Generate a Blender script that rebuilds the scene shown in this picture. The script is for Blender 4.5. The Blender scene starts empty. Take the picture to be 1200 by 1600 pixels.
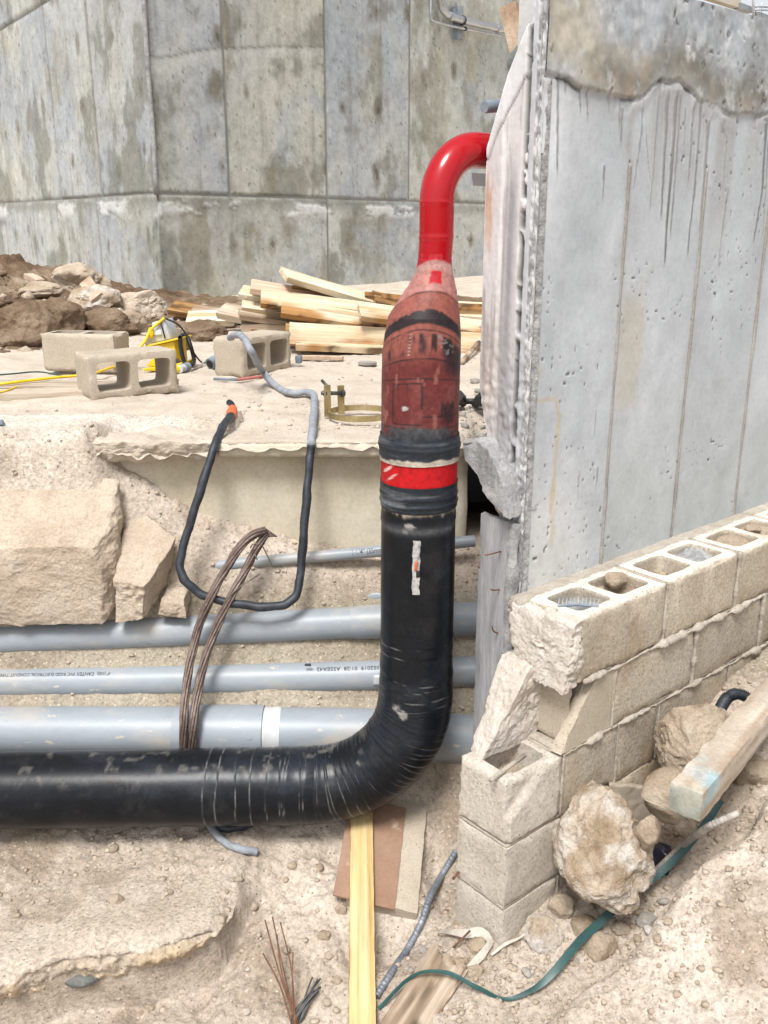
import bpy, bmesh, math, random
import numpy as np
from mathutils import Vector, Matrix

scene = bpy.context.scene
# ---------------------------------------------------------------- camera, sky, sun, exposure
FPX = 1450.0
PITCH = math.atan(450.0 / FPX)
cam_d = bpy.data.cameras.new('camera')
cam = bpy.data.objects.new('camera', cam_d)
scene.collection.objects.link(cam)
cam.location = (0, 0, 2.0)
cam.rotation_euler = (math.pi / 2 - PITCH, 0, 0)
cam_d.sensor_fit = 'VERTICAL'
cam_d.sensor_height = 36.0
cam_d.sensor_width = 27.0
cam_d.lens = 36.0 * FPX / 1600.0
cam_d.clip_end = 500
cam_d.clip_start = 0.02
scene.camera = cam
scene.render.resolution_x, scene.render.resolution_y = 768, 1024

SUN_EL, SUN_AZ = math.radians(60), math.radians(-163)      # azimuth clockwise from +Y
world = bpy.data.worlds.new('World')
scene.world = world
world.use_nodes = True
wn, wl = world.node_tree.nodes, world.node_tree.links
wn.clear()
w_out = wn.new('ShaderNodeOutputWorld')
w_bg = wn.new('ShaderNodeBackground')
w_sky = wn.new('ShaderNodeTexSky')
w_sky.sky_type = 'NISHITA'
w_sky.sun_disc = False
w_sky.sun_elevation = SUN_EL
w_sky.sun_rotation = SUN_AZ
w_sky.dust_density = 3.0
w_sky.air_density = 1.0
w_hs = wn.new('ShaderNodeHueSaturation')                    # thin white overcast: the sky keeps little of its blue
w_hs.inputs['Saturation'].default_value = 0.22
w_bg.inputs['Strength'].default_value = 0.115
wl.new(w_sky.outputs[0], w_hs.inputs['Color'])
wl.new(w_hs.outputs[0], w_bg.inputs['Color'])
wl.new(w_bg.outputs[0], w_out.inputs['Surface'])

sun_d = bpy.data.lights.new('sun', 'SUN')
sun = bpy.data.objects.new('sun', sun_d)
scene.collection.objects.link(sun)
sun_d.energy = 2.3
sun_d.angle = math.radians(17)
sun_d.color = (1.0, 0.975, 0.94)
_sd = Vector((math.sin(SUN_AZ) * math.cos(SUN_EL), math.cos(SUN_AZ) * math.cos(SUN_EL), math.sin(SUN_EL)))
sun.rotation_euler = _sd.to_track_quat('Z', 'Y').to_euler()

vs = scene.view_settings
vs.view_transform = 'Standard'
vs.look = 'None'
vs.gamma = 1.0
vs.use_curve_mapping = False
vs.exposure = 0.80

# ---------------------------------------------------------------- measuring helpers
CP, SP = math.cos(PITCH), math.sin(PITCH)


def ray(px, py):
    u = (px - 600) / FPX
    v = (800 - py) / FPX
    return np.array((u, CP + v * SP, -SP + v * CP))


ORI = np.array((0, 0, 2.0))


def atY(px, py, Y):
    d = ray(px, py)
    return ORI + d * (Y / d[1])


def atZ(px, py, Z):
    d = ray(px, py)
    return ORI + d * ((Z - 2.0) / d[2])


D1 = np.array((.7625, .647, 0.0))       # along the block wall, away from the camera
D2 = np.array((-.647, .7625, 0.0))      # through the block wall
UPV = np.array((0, 0, 1.0))
CW = np.array((.516, 2.266, 0.0))       # s = 0, w = 0


def W(s, w, z):
    return CW + D1 * s + D2 * w + UPV * z


def atW(px, py, w):
    d = ray(px, py)
    k = (CW @ D2 + w) / (d @ D2)
    return ORI + d * k


def wall_sz(px, py, w=.246):
    p = atW(px, py, w)
    return float((p - CW) @ D1), float(p[2])


# ---------------------------------------------------------------- noise
def _hash(ix, iy, iz, seed):
    with np.errstate(over='ignore'):
        h = (ix.astype(np.uint32) * np.uint32(374761393) + iy.astype(np.uint32) * np.uint32(668265263)
             + iz.astype(np.uint32) * np.uint32(2246822519) + np.uint32((seed * 3266489917) & 0xffffffff))
        h = (h ^ (h >> np.uint32(15))) * np.uint32(2246822519)
        h = (h ^ (h >> np.uint32(13))) * np.uint32(3266489917)
        h = h ^ (h >> np.uint32(16))
    return h.astype(np.float64) / 4294967295.0


def vnoise(p, seed=0):
    p = np.asarray(p, float)
    i = np.floor(p).astype(np.int64)
    f = p - i
    f = f * f * f * (f * (f * 6 - 15) + 10)
    r = 0
    for dx in (0, 1):
        wx = f[:, 0] if dx else 1 - f[:, 0]
        for dy in (0, 1):
            wy = f[:, 1] if dy else 1 - f[:, 1]
            for dz in (0, 1):
                wz = f[:, 2] if dz else 1 - f[:, 2]
                r = r + wx * wy * wz * _hash(i[:, 0] + dx, i[:, 1] + dy, i[:, 2] + dz, seed)
    return r * 2 - 1


def fbm(p, octaves=4, seed=0, gain=.5, lac=2.07):
    p = np.asarray(p, float)
    r = np.zeros(len(p)); a = 1.0; t = 0
    for o in range(octaves):
        r += a * vnoise(p, seed + o * 17); t += a
        a *= gain; p = p * lac + 13.7
    return r / t


def smooth(a, b, x):
    t = np.clip((np.asarray(x, float) - a) / (b - a), 0, 1)
    return t * t * (3 - 2 * t)


def lerp3(a, b, t):
    return a * (1 - t[:, None]) + b * t[:, None]


# ---------------------------------------------------------------- object helpers
def tag(o, label=None, cat=None, group=None, kind=None):
    if label: o['label'] = label
    if cat: o['category'] = cat
    if group: o['group'] = group
    if kind: o['kind'] = kind
    return o


def empty(name, loc, label=None, cat=None, group=None):
    o = bpy.data.objects.new(name, None)
    o.empty_display_size = .05
    scene.collection.objects.link(o)
    o.location = [float(c) for c in loc]
    return tag(o, label, cat, group)


def worldloc(o):
    l = np.zeros(3)
    while o is not None:
        l += np.array(o.location); o = o.parent
    return l


def obj(name, verts, faces, m, parent=None, smooth_shade=True, tint=None, sharp=None):
    """One mesh object out of world-space vertices; a child keeps its place under its parent."""
    verts = np.asarray(verts, float)
    me = bpy.data.meshes.new(name)
    if parent is not None:
        base = worldloc(parent)
    else:
        base = np.array((verts[:, 0].mean(), verts[:, 1].mean(), verts[:, 2].min()))
    lv = verts - base
    if isinstance(faces, np.ndarray):
        n, k = faces.shape
        me.vertices.add(len(lv)); me.vertices.foreach_set('co', lv.astype(np.float32).ravel())
        me.loops.add(n * k); me.loops.foreach_set('vertex_index', faces.astype(np.int32).ravel())
        me.polygons.add(n)
        me.polygons.foreach_set('loop_start', np.arange(0, n * k, k, dtype=np.int32))
        me.polygons.foreach_set('loop_total', np.full(n, k, dtype=np.int32))
        me.update(calc_edges=True)
        me.validate()
    else:
        me.from_pydata([tuple(v) for v in lv], [], faces)
        me.update()
    if tint is not None:
        at = me.attributes.new('tint', 'FLOAT_COLOR', 'POINT')
        c = np.ones((len(lv), 4), np.float32); c[:, :3] = tint
        at.data.foreach_set('color', c.ravel())
    me.materials.append(m)
    o = bpy.data.objects.new(name, me)
    scene.collection.objects.link(o)
    if parent is not None:
        o.parent = parent
    else:
        o.location = base
    if smooth_shade:
        me.polygons.foreach_set('use_smooth', np.ones(len(me.polygons), bool))
        if sharp is not None:
            me.set_sharp_from_angle(angle=math.radians(sharp))
    return o


def grid_faces(nu, nv, wrap=False):
    """nu rows of nv vertices."""
    i = np.arange(nu - 1)[:, None]
    if wrap:
        j = np.arange(nv)[None, :]; j2 = (j + 1) % nv
    else:
        j = np.arange(nv - 1)[None, :]; j2 = j + 1
    a = i * nv + j; b = i * nv + j2; c = (i + 1) * nv + j2; d = (i + 1) * nv + j
    a, b, c, d = np.broadcast_arrays(a, b, c, d)
    return np.stack([a.ravel(), b.ravel(), c.ravel(), d.ravel()], 1)


def catmull(pts, n=10, closed=False):
    pts = np.asarray(pts, float)
    P = np.vstack([2 * pts[0] - pts[1], pts, 2 * pts[-1] - pts[-2]])
    out = []
    for i in range(1, len(P) - 2):
        p0, p1, p2, p3 = P[i - 1], P[i], P[i + 1], P[i + 2]
        t = np.linspace(0, 1, n, endpoint=False)[:, None]
        out.append(.5 * ((2 * p1) + (-p0 + p2) * t + (2 * p0 - 5 * p1 + 4 * p2 - p3) * t ** 2 + (-p0 + 3 * p1 - 3 * p2 + p3) * t ** 3))
    out.append(pts[-1:])
    return np.vstack(out)


def frames(path):
    path = np.asarray(path, float)
    T = np.gradient(path, axis=0)
    T /= np.linalg.norm(T, axis=1)[:, None] + 1e-12
    ref = np.array((0, 0, 1.0)) if abs(T[0][2]) < .9 else np.array((0, 1.0, 0))
    N = np.zeros_like(path); B = np.zeros_like(path)
    n = ref - T[0] * (ref @ T[0]); n /= np.linalg.norm(n)
    for i in range(len(path)):
        n = n - T[i] * (n @ T[i]); n /= np.linalg.norm(n)
        N[i] = n; B[i] = np.cross(T[i], n)
    return T, N, B


def tube_geo(path, r, seg=12, caps=True, flat=1.0, phase=0.0):
    path = np.asarray(path, float)
    T, N, B = frames(path)
    r = np.broadcast_to(np.asarray(r, float), (len(path),))
    a = np.linspace(0, 2 * math.pi, seg, endpoint=False) + phase
    v = path[:, None, :] + (N[:, None, :] * np.cos(a)[None, :, None] + B[:, None, :] * flat * np.sin(a)[None, :, None]) * r[:, None, None]
    v = v.reshape(-1, 3)
    f = [tuple(x) for x in grid_faces(len(path), seg, True)]
    if caps:
        f.append(tuple(range(seg))[::-1])
        f.append(tuple(range((len(path) - 1) * seg, len(path) * seg)))
    return v, f


def tube(name, path, r, m, parent=None, seg=12, caps=True, n=0, flat=1.0, tint=None):
    if n: path = catmull(path, n)
    v, f = tube_geo(path, r, seg, caps, flat)
    return obj(name, v, f, m, parent, True, tint, sharp=50)


def join(geos):
    V, F, k = [], [], 0
    for v, f in geos:
        V.append(np.asarray(v, float)); F += [tuple(int(i) + k for i in q) for q in f]; k += len(v)
    return np.vstack(V), F


def merge(v, f, tol=1e-5):
    key = np.round(v / tol).astype(np.int64)
    _, idx, inv = np.unique(key, axis=0, return_index=True, return_inverse=True)
    inv = inv.ravel()
    return v[idx], inv[np.asarray(f)]


def axes_grid(xs, ys, zs, solid):
    """Surface of a solid made of grid cells; solid[i,j] per xy cell, through all z."""
    xs, ys, zs = map(np.asarray, (xs, ys, zs))
    nx, ny, nz = len(xs) - 1, len(ys) - 1, len(zs) - 1
    V, F = [], []

    def q(a, b, c, d):
        k = len(V); V.extend((a, b, c, d)); F.append((k, k + 1, k + 2, k + 3))
    for i in range(nx):
        for j in range(ny):
            if not solid[i, j]: continue
            x0, x1, y0, y1 = xs[i], xs[i + 1], ys[j], ys[j + 1]
            q((x0, y0, zs[-1]), (x1, y0, zs[-1]), (x1, y1, zs[-1]), (x0, y1, zs[-1]))
            q((x0, y1, zs[0]), (x1, y1, zs[0]), (x1, y0, zs[0]), (x0, y0, zs[0]))
            for di, dj, A, B_ in ((-1, 0, (x0, y1), (x0, y0)), (1, 0, (x1, y0), (x1, y1)), (0, -1, (x0, y0), (x1, y0)), (0, 1, (x1, y1), (x0, y1))):
                ii, jj = i + di, j + dj
                if 0 <= ii < nx and 0 <= jj < ny and solid[ii, jj]: continue
                for k in range(nz):
                    q((*A, zs[k]), (*B_, zs[k]), (*B_, zs[k + 1]), (*A, zs[k + 1]))
    v, f = merge(np.array(V, float), np.array(F))
    return v, f


def lines(a, b, step):
    return np.linspace(a, b, max(2, int(round((b - a) / step)) + 1))


def wear(v, dims, amp, chip, freq=28, seed=0):
    """Rough faces a little and knock the arrises of a box of size dims back unevenly (v is local, 0..dims)."""
    v = v.copy(); eps = 1e-6
    p = v * freq + seed * 7.3
    d = np.stack([fbm(p + 31 * k, 3, seed + k) for k in range(3)], 1) * amp
    on = np.stack([np.where(v[:, k] < eps, 1, np.where(v[:, k] > dims[k] - eps, -1, 0)) for k in range(3)], 1)
    cnt = (on != 0).sum(1)
    c = np.abs(fbm(v * freq * .7 + 91 + seed, 3, seed + 9)) * chip * 2.2 + chip * .25
    c = np.where(cnt >= 2, c, 0)
    return v + d + on * c[:, None]


def cmu_geo(L, Wd, H, cells=2, step=.013, amp=.0012, chip=.004, seed=0, shell=.032):
    xs_marks = [0]
    inner = (L - shell * (cells + 1)) / cells
    cut = []
    x = 0
    for c in range(cells):
        cut.append((x + shell, x + shell + inner)); x += shell + inner
    ms = sorted(set([0, L] + [round(a, 6) for ab in cut for a in ab]))
    xs = np.unique(np.round(np.concatenate([lines(ms[i], ms[i + 1], step) for i in range(len(ms) - 1)]), 6))
    yb = [0, shell, Wd - shell, Wd]
    ys = np.unique(np.round(np.concatenate([lines(yb[i], yb[i + 1], step) for i in range(3)]), 6))
    zs = lines(0, H, step)
    xc = (xs[1:] + xs[:-1]) / 2; yc = (ys[1:] + ys[:-1]) / 2
    solid = np.ones((len(xc), len(yc)), bool)
    for a, b in cut:
        solid &= ~(((xc > a) & (xc < b))[:, None] & ((yc > shell) & (yc < Wd - shell))[None, :])
    v, f = axes_grid(xs, ys, zs, solid)
    for a, b in cut:                                            # round the corners of the cells
        cx, hx, cy, hy = (a + b) / 2, (b - a) / 2, Wd / 2, Wd / 2 - shell
        A, B_ = (v[:, 0] - cx) / hx, (v[:, 1] - cy) / hy
        onb = (np.abs(A) < 1.001) & (np.abs(B_) < 1.001)
        k = (np.abs(A) ** 7 + np.abs(B_) ** 7 + 1e-9) ** (-1 / 7)
        k = np.where(onb, k, 1)
        v[:, 0] = np.where(onb, cx + A * k * hx, v[:, 0]); v[:, 1] = np.where(onb, cy + B_ * k * hy, v[:, 1])
    return wear(v, (L, Wd, H), amp, chip, seed=seed), f


def box_geo(dims, step=.02, amp=.001, chip=.003, freq=28, seed=0):
    xs, ys, zs = (lines(0, d, min(step, d)) for d in dims)
    v, f = axes_grid(xs, ys, zs, np.ones((len(xs) - 1, len(ys) - 1), bool))
    # subdivide top/bottom already; sides come with zs
    return wear(v, dims, amp, chip, freq, seed), f


def place(v, origin, ax, ay, az):
    return np.asarray(origin) + v[:, :1] * np.asarray(ax) + v[:, 1:2] * np.asarray(ay) + v[:, 2:3] * np.asarray(az)


def unit(v):
    v = np.asarray(v, float); return v / np.linalg.norm(v)


def hex_geo(c8, n=20, amp=.01, freq=9, seed=0, rnd=.12, oct_=5, crag=0.0):
    """Rough stone between eight corners: bottom a b c d (counter-clockwise seen from above), then top."""
    c8 = np.asarray(c8, float)
    g = np.linspace(0, 1, n + 1)
    v, f = axes_grid(g, g, g, np.ones((n, n), bool))
    q = v * 2 - 1
    sq = np.stack([q[:, 0] * np.sqrt(np.clip(1 - q[:, 1] ** 2 / 2 - q[:, 2] ** 2 / 2 + q[:, 1] ** 2 * q[:, 2] ** 2 / 3, 0, 1)),
                   q[:, 1] * np.sqrt(np.clip(1 - q[:, 0] ** 2 / 2 - q[:, 2] ** 2 / 2 + q[:, 0] ** 2 * q[:, 2] ** 2 / 3, 0, 1)),
                   q[:, 2] * np.sqrt(np.clip(1 - q[:, 0] ** 2 / 2 - q[:, 1] ** 2 / 2 + q[:, 0] ** 2 * q[:, 1] ** 2 / 3, 0, 1))], 1)
    s = (q * (1 - rnd) + sq * rnd * 1.25 + 1) / 2
    x, y, z = s[:, :1], s[:, 1:2], s[:, 2:3]
    B = [c8[0] * (1 - x) * (1 - y) + c8[1] * x * (1 - y) + c8[2] * x * y + c8[3] * (1 - x) * y,
         c8[4] * (1 - x) * (1 - y) + c8[5] * x * (1 - y) + c8[6] * x * y + c8[7] * (1 - x) * y]
    p = B[0] * (1 - z) + B[1] * z
    cen = p.mean(0)
    nrm = p - cen; nrm /= np.linalg.norm(nrm, axis=1)[:, None]
    d = fbm(p * freq + seed, oct_, seed) * amp * 2
    if crag: d += -np.abs(fbm(p * freq * 2.3 + 5, 4, seed + 3)) * crag
    d3 = np.stack([fbm(p * freq * 1.7 + 40 * (k + 1), oct_, seed + 50 + k) for k in range(3)], 1) * amp
    return p + nrm * d[:, None] + d3, f


def rock_geo(cen, size, seed=0, sub=4, planes=14, amp=.05, rot=0.0, tilt=0.0, sharp=.72):
    bm = bmesh.new()
    bmesh.ops.create_icosphere(bm, subdivisions=sub, radius=1)
    u = np.array([v.co[:] for v in bm.verts]); F = [tuple(v.index for v in f.verts) for f in bm.faces]
    bm.free()
    rs = np.random.RandomState(seed * 77 + 5)
    r = np.full(len(u), 1.12)
    for _ in range(planes):
        nrm = unit(rs.normal(size=3)); d = rs.uniform(sharp, 1.0)
        c = u @ nrm
        r = np.minimum(r, np.where(c > .05, d / np.maximum(c, .05), 9))
    r = r + fbm(u * 1.7 + seed, 5, seed, gain=.55) * amp * 2 - np.abs(fbm(u * 3.1 + seed, 4, seed + 4)) * amp
    p = u * r[:, None] * (np.asarray(size) / 2)
    c, s = math.cos(tilt), math.sin(tilt)
    p = p @ np.array(((c, 0, s), (0, 1, 0), (-s, 0, c))).T
    c, s = math.cos(rot), math.sin(rot)
    p = p @ np.array(((c, -s, 0), (s, c, 0), (0, 0, 1))).T
    return p + np.asarray(cen), F


def beam_geo(a, b, w, t, up=(0, 0, 1), step=.03, amp=.001, chip=.002, seed=0):
    """A sawn board from a to b (points on the middle of its top), w wide, t thick."""
    a, b = np.asarray(a, float), np.asarray(b, float)
    ax = unit(b - a); ay = unit(np.cross(up, ax)); az = np.cross(ax, ay)
    L = np.linalg.norm(b - a)
    v, f = box_geo((L, w, t), min(step * 2, L / 2), amp, chip, 20, seed)
    return place(v, a - ay * w / 2 - az * t, ax, ay, az), f


def wood_tint(v, dims, base, light, dark, seed, rust=None, rustside=None):
    """Grain that runs along local x; v in local coordinates."""
    p = np.stack([v[:, 0] * 1.3, v[:, 1] * 55, v[:, 2] * 55], 1)
    g = fbm(p + seed * 3.7, 4, seed, gain=.55)
    n = fbm(v * 6 + seed, 4, seed + 3)
    c = np.tile(np.asarray(base, float), (len(v), 1))
    c = lerp3(c, np.asarray(light, float), smooth(-.05, .4, g + .3 * n))
    c = lerp3(c, np.asarray(dark, float), smooth(.06, .42, -g + .25 * n) * .75)
    if rust is not None:
        e = v[:, 2] / dims[2] if rustside is None else rustside(v)
        c = lerp3(c, np.asarray(rust, float), smooth(.55, .95, e + .45 * n + .3 * g))
        c = lerp3(c, np.array((.05, .03, .02)), smooth(.92, 1.1, e + .7 * fbm(v * 14, 4, seed + 9)) * .8)
    k = fbm(v * np.array((3, 14, 14)), 3, seed + 6)
    return lerp3(c, np.asarray(dark, float) * .6, smooth(.40, .5, k) * .7)


def timber(name, a, b, w, t, up, parent, base, light, dark, seed, rust=None, step=.018, amp=.0012, chip=.003, split=0.0, rustside=None):
    a, b = np.asarray(a, float), np.asarray(b, float)
    ax = unit(b - a); ay = unit(np.cross(up, ax)); az = np.cross(ax, ay)
    dims = (np.linalg.norm(b - a), w, t)
    v, f = box_geo(dims, step, amp, chip, 20, seed)
    col = wood_tint(v, dims, base, light, dark, seed, rust, rustside)
    rs_ = random.Random(seed)
    u = v[:, :1] / dims[0] * 2 - 1
    v = v + np.array((0, 0, 1)) * (1 - u * u) * rs_.uniform(-.008, .008)
    if split:
        v[:, 0] += (v[:, 0] < .05) * (fbm(v * np.array((1, 60, 60)), 3, seed) * split)
    org = a - ay * w / 2 - az * t
    o = obj(name, v, f, M['wood_tint'], None, True, np.clip(col, 0, 1), sharp=40)
    o.data.transform(Matrix.Translation(o.location))
    m4 = Matrix(((ax[0], ay[0], az[0], org[0]), (ax[1], ay[1], az[1], org[1]), (ax[2], ay[2], az[2], org[2]), (0, 0, 0, 1)))
    if parent is not None:
        o.parent = parent; m4 = Matrix.Translation(-Vector(worldloc(parent))) @ m4
    o.matrix_local = m4
    return o


PINE = ((.50, .385, .235), (.63, .53, .38), (.40, .27, .13))
PALE = ((.58, .48, .33), (.70, .62, .48), (.46, .33, .18))
RUSTY = ((.30, .165, .065), (.50, .33, .15), (.085, .04, .02))
GREYW = ((.40, .31, .225), (.52, .43, .33), (.24, .165, .105))


def board_geo(a, b, w, t, up=(0, 0, 1), seed=0):
    rs = random.Random(seed)
    a, b = np.asarray(a, float), np.asarray(b, float)
    ax = unit(b - a); ay = unit(np.cross(up, ax)); az = np.cross(ax, ay)
    L = np.linalg.norm(b - a); n = 8
    xs = np.linspace(0, L, n); V = []
    warp = rs.uniform(-.006, .006); tw = rs.uniform(-.03, .03); c = min(.003, t * .12)
    for i, x in enumerate(xs):
        u = x / L * 2 - 1
        o = a + ax * x + az * warp * (1 - u * u)
        ca, sa = math.cos(tw * u), math.sin(tw * u)
        yy, zz = ay * ca + az * sa, az * ca - ay * sa
        for y, z in ((-w / 2 + c, 0), (w / 2 - c, 0), (w / 2, -c), (w / 2, -t + c), (w / 2 - c, -t), (-w / 2 + c, -t), (-w / 2, -t + c), (-w / 2, -c)):
            V.append(o + yy * y + zz * z)
    F = [tuple(q) for q in grid_faces(n, 8, True)]
    F.append(tuple(range(8))[::-1]); F.append(tuple(range((n - 1) * 8, n * 8)))
    F = [q[::-1] for q in F]
    return np.array(V), F


def slab_geo(poly, origin, au, av, an, depth, step=.012, amp=.002, seed=0):
    """An outline of broken material given depth: polygon (u, v) points, jagged along its edge."""
    poly = [np.asarray(p, float) for p in poly]
    ring = []
    for i, p in enumerate(poly):
        q = poly[(i + 1) % len(poly)]
        n = max(1, int(np.linalg.norm(q - p) / step))
        for k in range(n): ring.append(p + (q - p) * k / n)
    ring = np.array(ring); n = len(ring)
    cen = ring.mean(0)
    V, F = [], []
    layers = max(2, int(depth / step) + 1)
    rings3 = []
    for L in range(layers):
        w = depth * L / (layers - 1)
        p3 = np.asarray(origin) + ring[:, :1] * np.asarray(au) + ring[:, 1:] * np.asarray(av) + np.asarray(an) * w
        rings3.append(p3)
    allr = np.vstack(rings3)
    d = np.stack([fbm(allr * 45 + 9 * k, 4, seed + k) for k in range(3)], 1) * amp
    allr = allr + d
    F = [tuple(q) for q in grid_faces(layers, n, True)]
    bm = bmesh.new()
    vs_ = [bm.verts.new(p) for p in allr]
    for q in F: bm.faces.new([vs_[i] for i in q])
    bm.faces.new(vs_[:n][::-1]); bm.faces.new(vs_[-n:])
    bmesh.ops.triangulate(bm, faces=[fc for fc in bm.faces if len(fc.verts) > 4])
    bmesh.ops.recalc_face_normals(bm, faces=bm.faces)
    bm.verts.index_update()
    V = np.array([v.co[:] for v in bm.verts]); F = [tuple(v.index for v in fc.verts) for fc in bm.faces]
    bm.free()
    return V, F


# ---------------------------------------------------------------- materials
def mat(name, ramp=None, scale=6, rough=.9, bump=.35, bscale=60, bdist=.004, fine=.25, fscale=120, speck=None, tint=False,
        stretch=(1, 1, 1), metallic=0.0, spec=.3, patch=None, coat=0.0, ndetail=9):
    m = bpy.data.materials.new(name); m.use_nodes = True
    n, l = m.node_tree.nodes, m.node_tree.links
    b = n['Principled BSDF']
    b.inputs['Roughness'].default_value = rough; b.inputs['Metallic'].default_value = metallic
    b.inputs['Specular IOR Level'].default_value = spec
    b.inputs['Coat Weight'].default_value = coat
    tc = n.new('ShaderNodeTexCoord'); oi = n.new('ShaderNodeObjectInfo')
    mp = n.new('ShaderNodeMapping'); mp.inputs['Scale'].default_value = stretch
    l.new(tc.outputs['Object'], mp.inputs['Vector'])
    ml = n.new('ShaderNodeMath'); ml.operation = 'MULTIPLY'; ml.inputs[1].default_value = 37.0
    l.new(oi.outputs['Random'], ml.inputs[0])

    def noise(sc, det=6, rgh=.6):
        t = n.new('ShaderNodeTexNoise'); t.noise_dimensions = '4D'
        t.inputs['Scale'].default_value = sc; t.inputs['Detail'].default_value = det; t.inputs['Roughness'].default_value = rgh
        l.new(mp.outputs[0], t.inputs['Vector']); l.new(ml.outputs[0], t.inputs['W'])
        return t

    def rampn(src, stops):
        r = n.new('ShaderNodeValToRGB')
        e = r.color_ramp.elements
        while len(e) > 1: e.remove(e[-1])
        e[0].position = stops[0][0]; e[0].color = (*stops[0][1], 1) if not np.isscalar(stops[0][1]) else (stops[0][1],) * 3 + (1,)
        for p, c in stops[1:]:
            k = e.new(p); k.color = (*c, 1) if not np.isscalar(c) else (c, c, c, 1)
        l.new(src, r.inputs[0])
        return r.outputs['Color']

    def mix(kind, fac, a, c):
        x = n.new('ShaderNodeMix'); x.data_type = 'RGBA'; x.blend_type = kind
        if np.isscalar(fac): x.inputs[0].default_value = fac
        else: l.new(fac, x.inputs[0])
        for s, v in ((6, a), (7, c)):
            if hasattr(v, 'is_output'): l.new(v, x.inputs[s])
            else: x.inputs[s].default_value = (*v, 1)
        return x.outputs[2]
    col = None
    if ramp: col = rampn(noise(scale, ndetail, .62).outputs['Fac'], ramp)
    if tint:
        at = n.new('ShaderNodeAttribute'); at.attribute_name = 'tint'
        col = at.outputs['Color'] if col is None else mix('MULTIPLY', 1.0, at.outputs['Color'], col)
    if patch:                                                   # (colour, threshold, scale, softness): blotches of another colour
        for pc, th, ps, sf in patch:
            col = mix('MIX', rampn(noise(ps, 7, .65).outputs['Fac'], [(th, 0.0), (min(1, th + sf), 1.0)]), col, pc)
    if fine:
        col = mix('MULTIPLY', 1.0, col, rampn(noise(fscale, 4, .7).outputs['Fac'], [(.25, 1 - fine), (.55, 1.0), (.8, 1 + fine * .4)]))
    if speck:                                                   # (colour, scale, threshold): pits and grains
        for sc_, ss, th in speck:
            vo = n.new('ShaderNodeTexVoronoi'); vo.inputs['Scale'].default_value = ss
            l.new(mp.outputs[0], vo.inputs['Vector'])
            gate = rampn(vo.outputs['Color'], [(.60, 0.0), (.66, 1.0)])
            dots = rampn(vo.outputs['Distance'], [(th * .6, 1.0), (th, 0.0)])
            col = mix('MIX', mix('MULTIPLY', 1.0, gate, dots), col, sc_)
    l.new(col, b.inputs['Base Color'])
    if bump:
        bp = n.new('ShaderNodeBump'); bp.inputs['Strength'].default_value = bump; bp.inputs['Distance'].default_value = bdist
        l.new(noise(bscale, 8, .7).outputs['Fac'], bp.inputs['Height'])
        l.new(bp.outputs[0], b.inputs['Normal'])
    return m


SAND = [(.28, (.37, .30, .235)), (.42, (.485, .405, .33)), (.55, (.545, .465, .385)), (.75, (.61, .535, .455))]
M = {}
M['sand'] = mat('pale_sand', SAND, 4.5, .95, .9, 70, .014, .55, 85, speck=[((.60, .52, .42), 75, .30), ((.22, .165, .11), 61, .22)], spec=.12, tint=True)
M['dust'] = mat('limestone_dust', [(.3, (.43, .365, .295)), (.5, (.53, .46, .38)), (.7, (.60, .53, .45))], 5, .95, .8, 60, .012, .25, 120, spec=.1)
M['dirt'] = mat('brown_dirt', [(.3, (.085, .055, .033)), (.46, (.18, .122, .078)), (.6, (.31, .235, .165)), (.72, (.44, .36, .27))], 2.6, .95, .9, 30, .03, .4, 60, spec=.1)
M['rock'] = mat('limestone', [(.3, (.32, .24, .165)), (.48, (.44, .355, .265)), (.62, (.53, .445, .35)), (.75, (.60, .53, .44))], 7, .93, 1.0, 60, .016, .32, 130, spec=.15)
M['boulder'] = mat('tan_limestone', [(.3, (.44, .345, .255)), (.5, (.55, .455, .355)), (.7, (.62, .53, .43))], 5, .95, 1.0, 45, .018, .3, 110, spec=.12)
M['rock_white'] = mat('white_crusted_limestone', [(.3, (.28, .20, .125)), (.45, (.41, .32, .23)), (.55, (.52, .43, .33)), (.66, (.64, .59, .52))], 11, .9, 1.0, 55, .016, .35, 110,
                      patch=[((.66, .62, .57), .50, 6, .12)], spec=.2)
M['rock_grey'] = mat('grey_chip', [(.3, (.22, .205, .185)), (.6, (.34, .32, .285)), (.8, (.45, .42, .38))], 9, .9, .5, 60, .006, .3, 130)
M['slate'] = mat('grey_green_rock', [(.3, (.09, .1, .095)), (.6, (.18, .19, .175)), (.8, (.3, .29, .26))], 20, .9, 1.0, 60, .01, .3, 130)
M['cmu_wall'] = mat('tan_wall_block', [(.3, (.37, .315, .24)), (.5, (.45, .39, .31)), (.7, (.51, .45, .37))], 4, .93, .8, 110, .006, .45, 100,
               speck=[((.19, .145, .10), 75, .22), ((.55, .50, .43), 66, .2)], patch=[((.33, .25, .16), .60, 4, .16)], spec=.12, tint=True)
M['cmu'] = mat('tan_block', [(.3, (.36, .305, .235)), (.5, (.44, .38, .30)), (.7, (.50, .435, .35))], 4, .93, .55, 150, .003, .3, 190,
               speck=[((.25, .2, .15), 75, .2)], patch=[((.36, .27, .18), .62, 4, .14), ((.62, .57, .5), .66, 7, .1)], spec=.15)
M['cmu_pale'] = mat('dusty_block', [(.3, (.44, .39, .325)), (.5, (.545, .49, .42)), (.7, (.62, .575, .51))], 5, .93, .8, 110, .006, .42, 100,
                    speck=[((.26, .21, .16), 80, .24), ((.64, .6, .54), 66, .2)], patch=[((.60, .55, .48), .60, 6, .14)], spec=.15)
M['mortar'] = mat('pale_mortar', [(.3, (.36, .31, .25)), (.55, (.47, .42, .355)), (.75, (.58, .54, .48))], 16, .93, 1.0, 60, .010, .3, 150, spec=.15)
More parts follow.
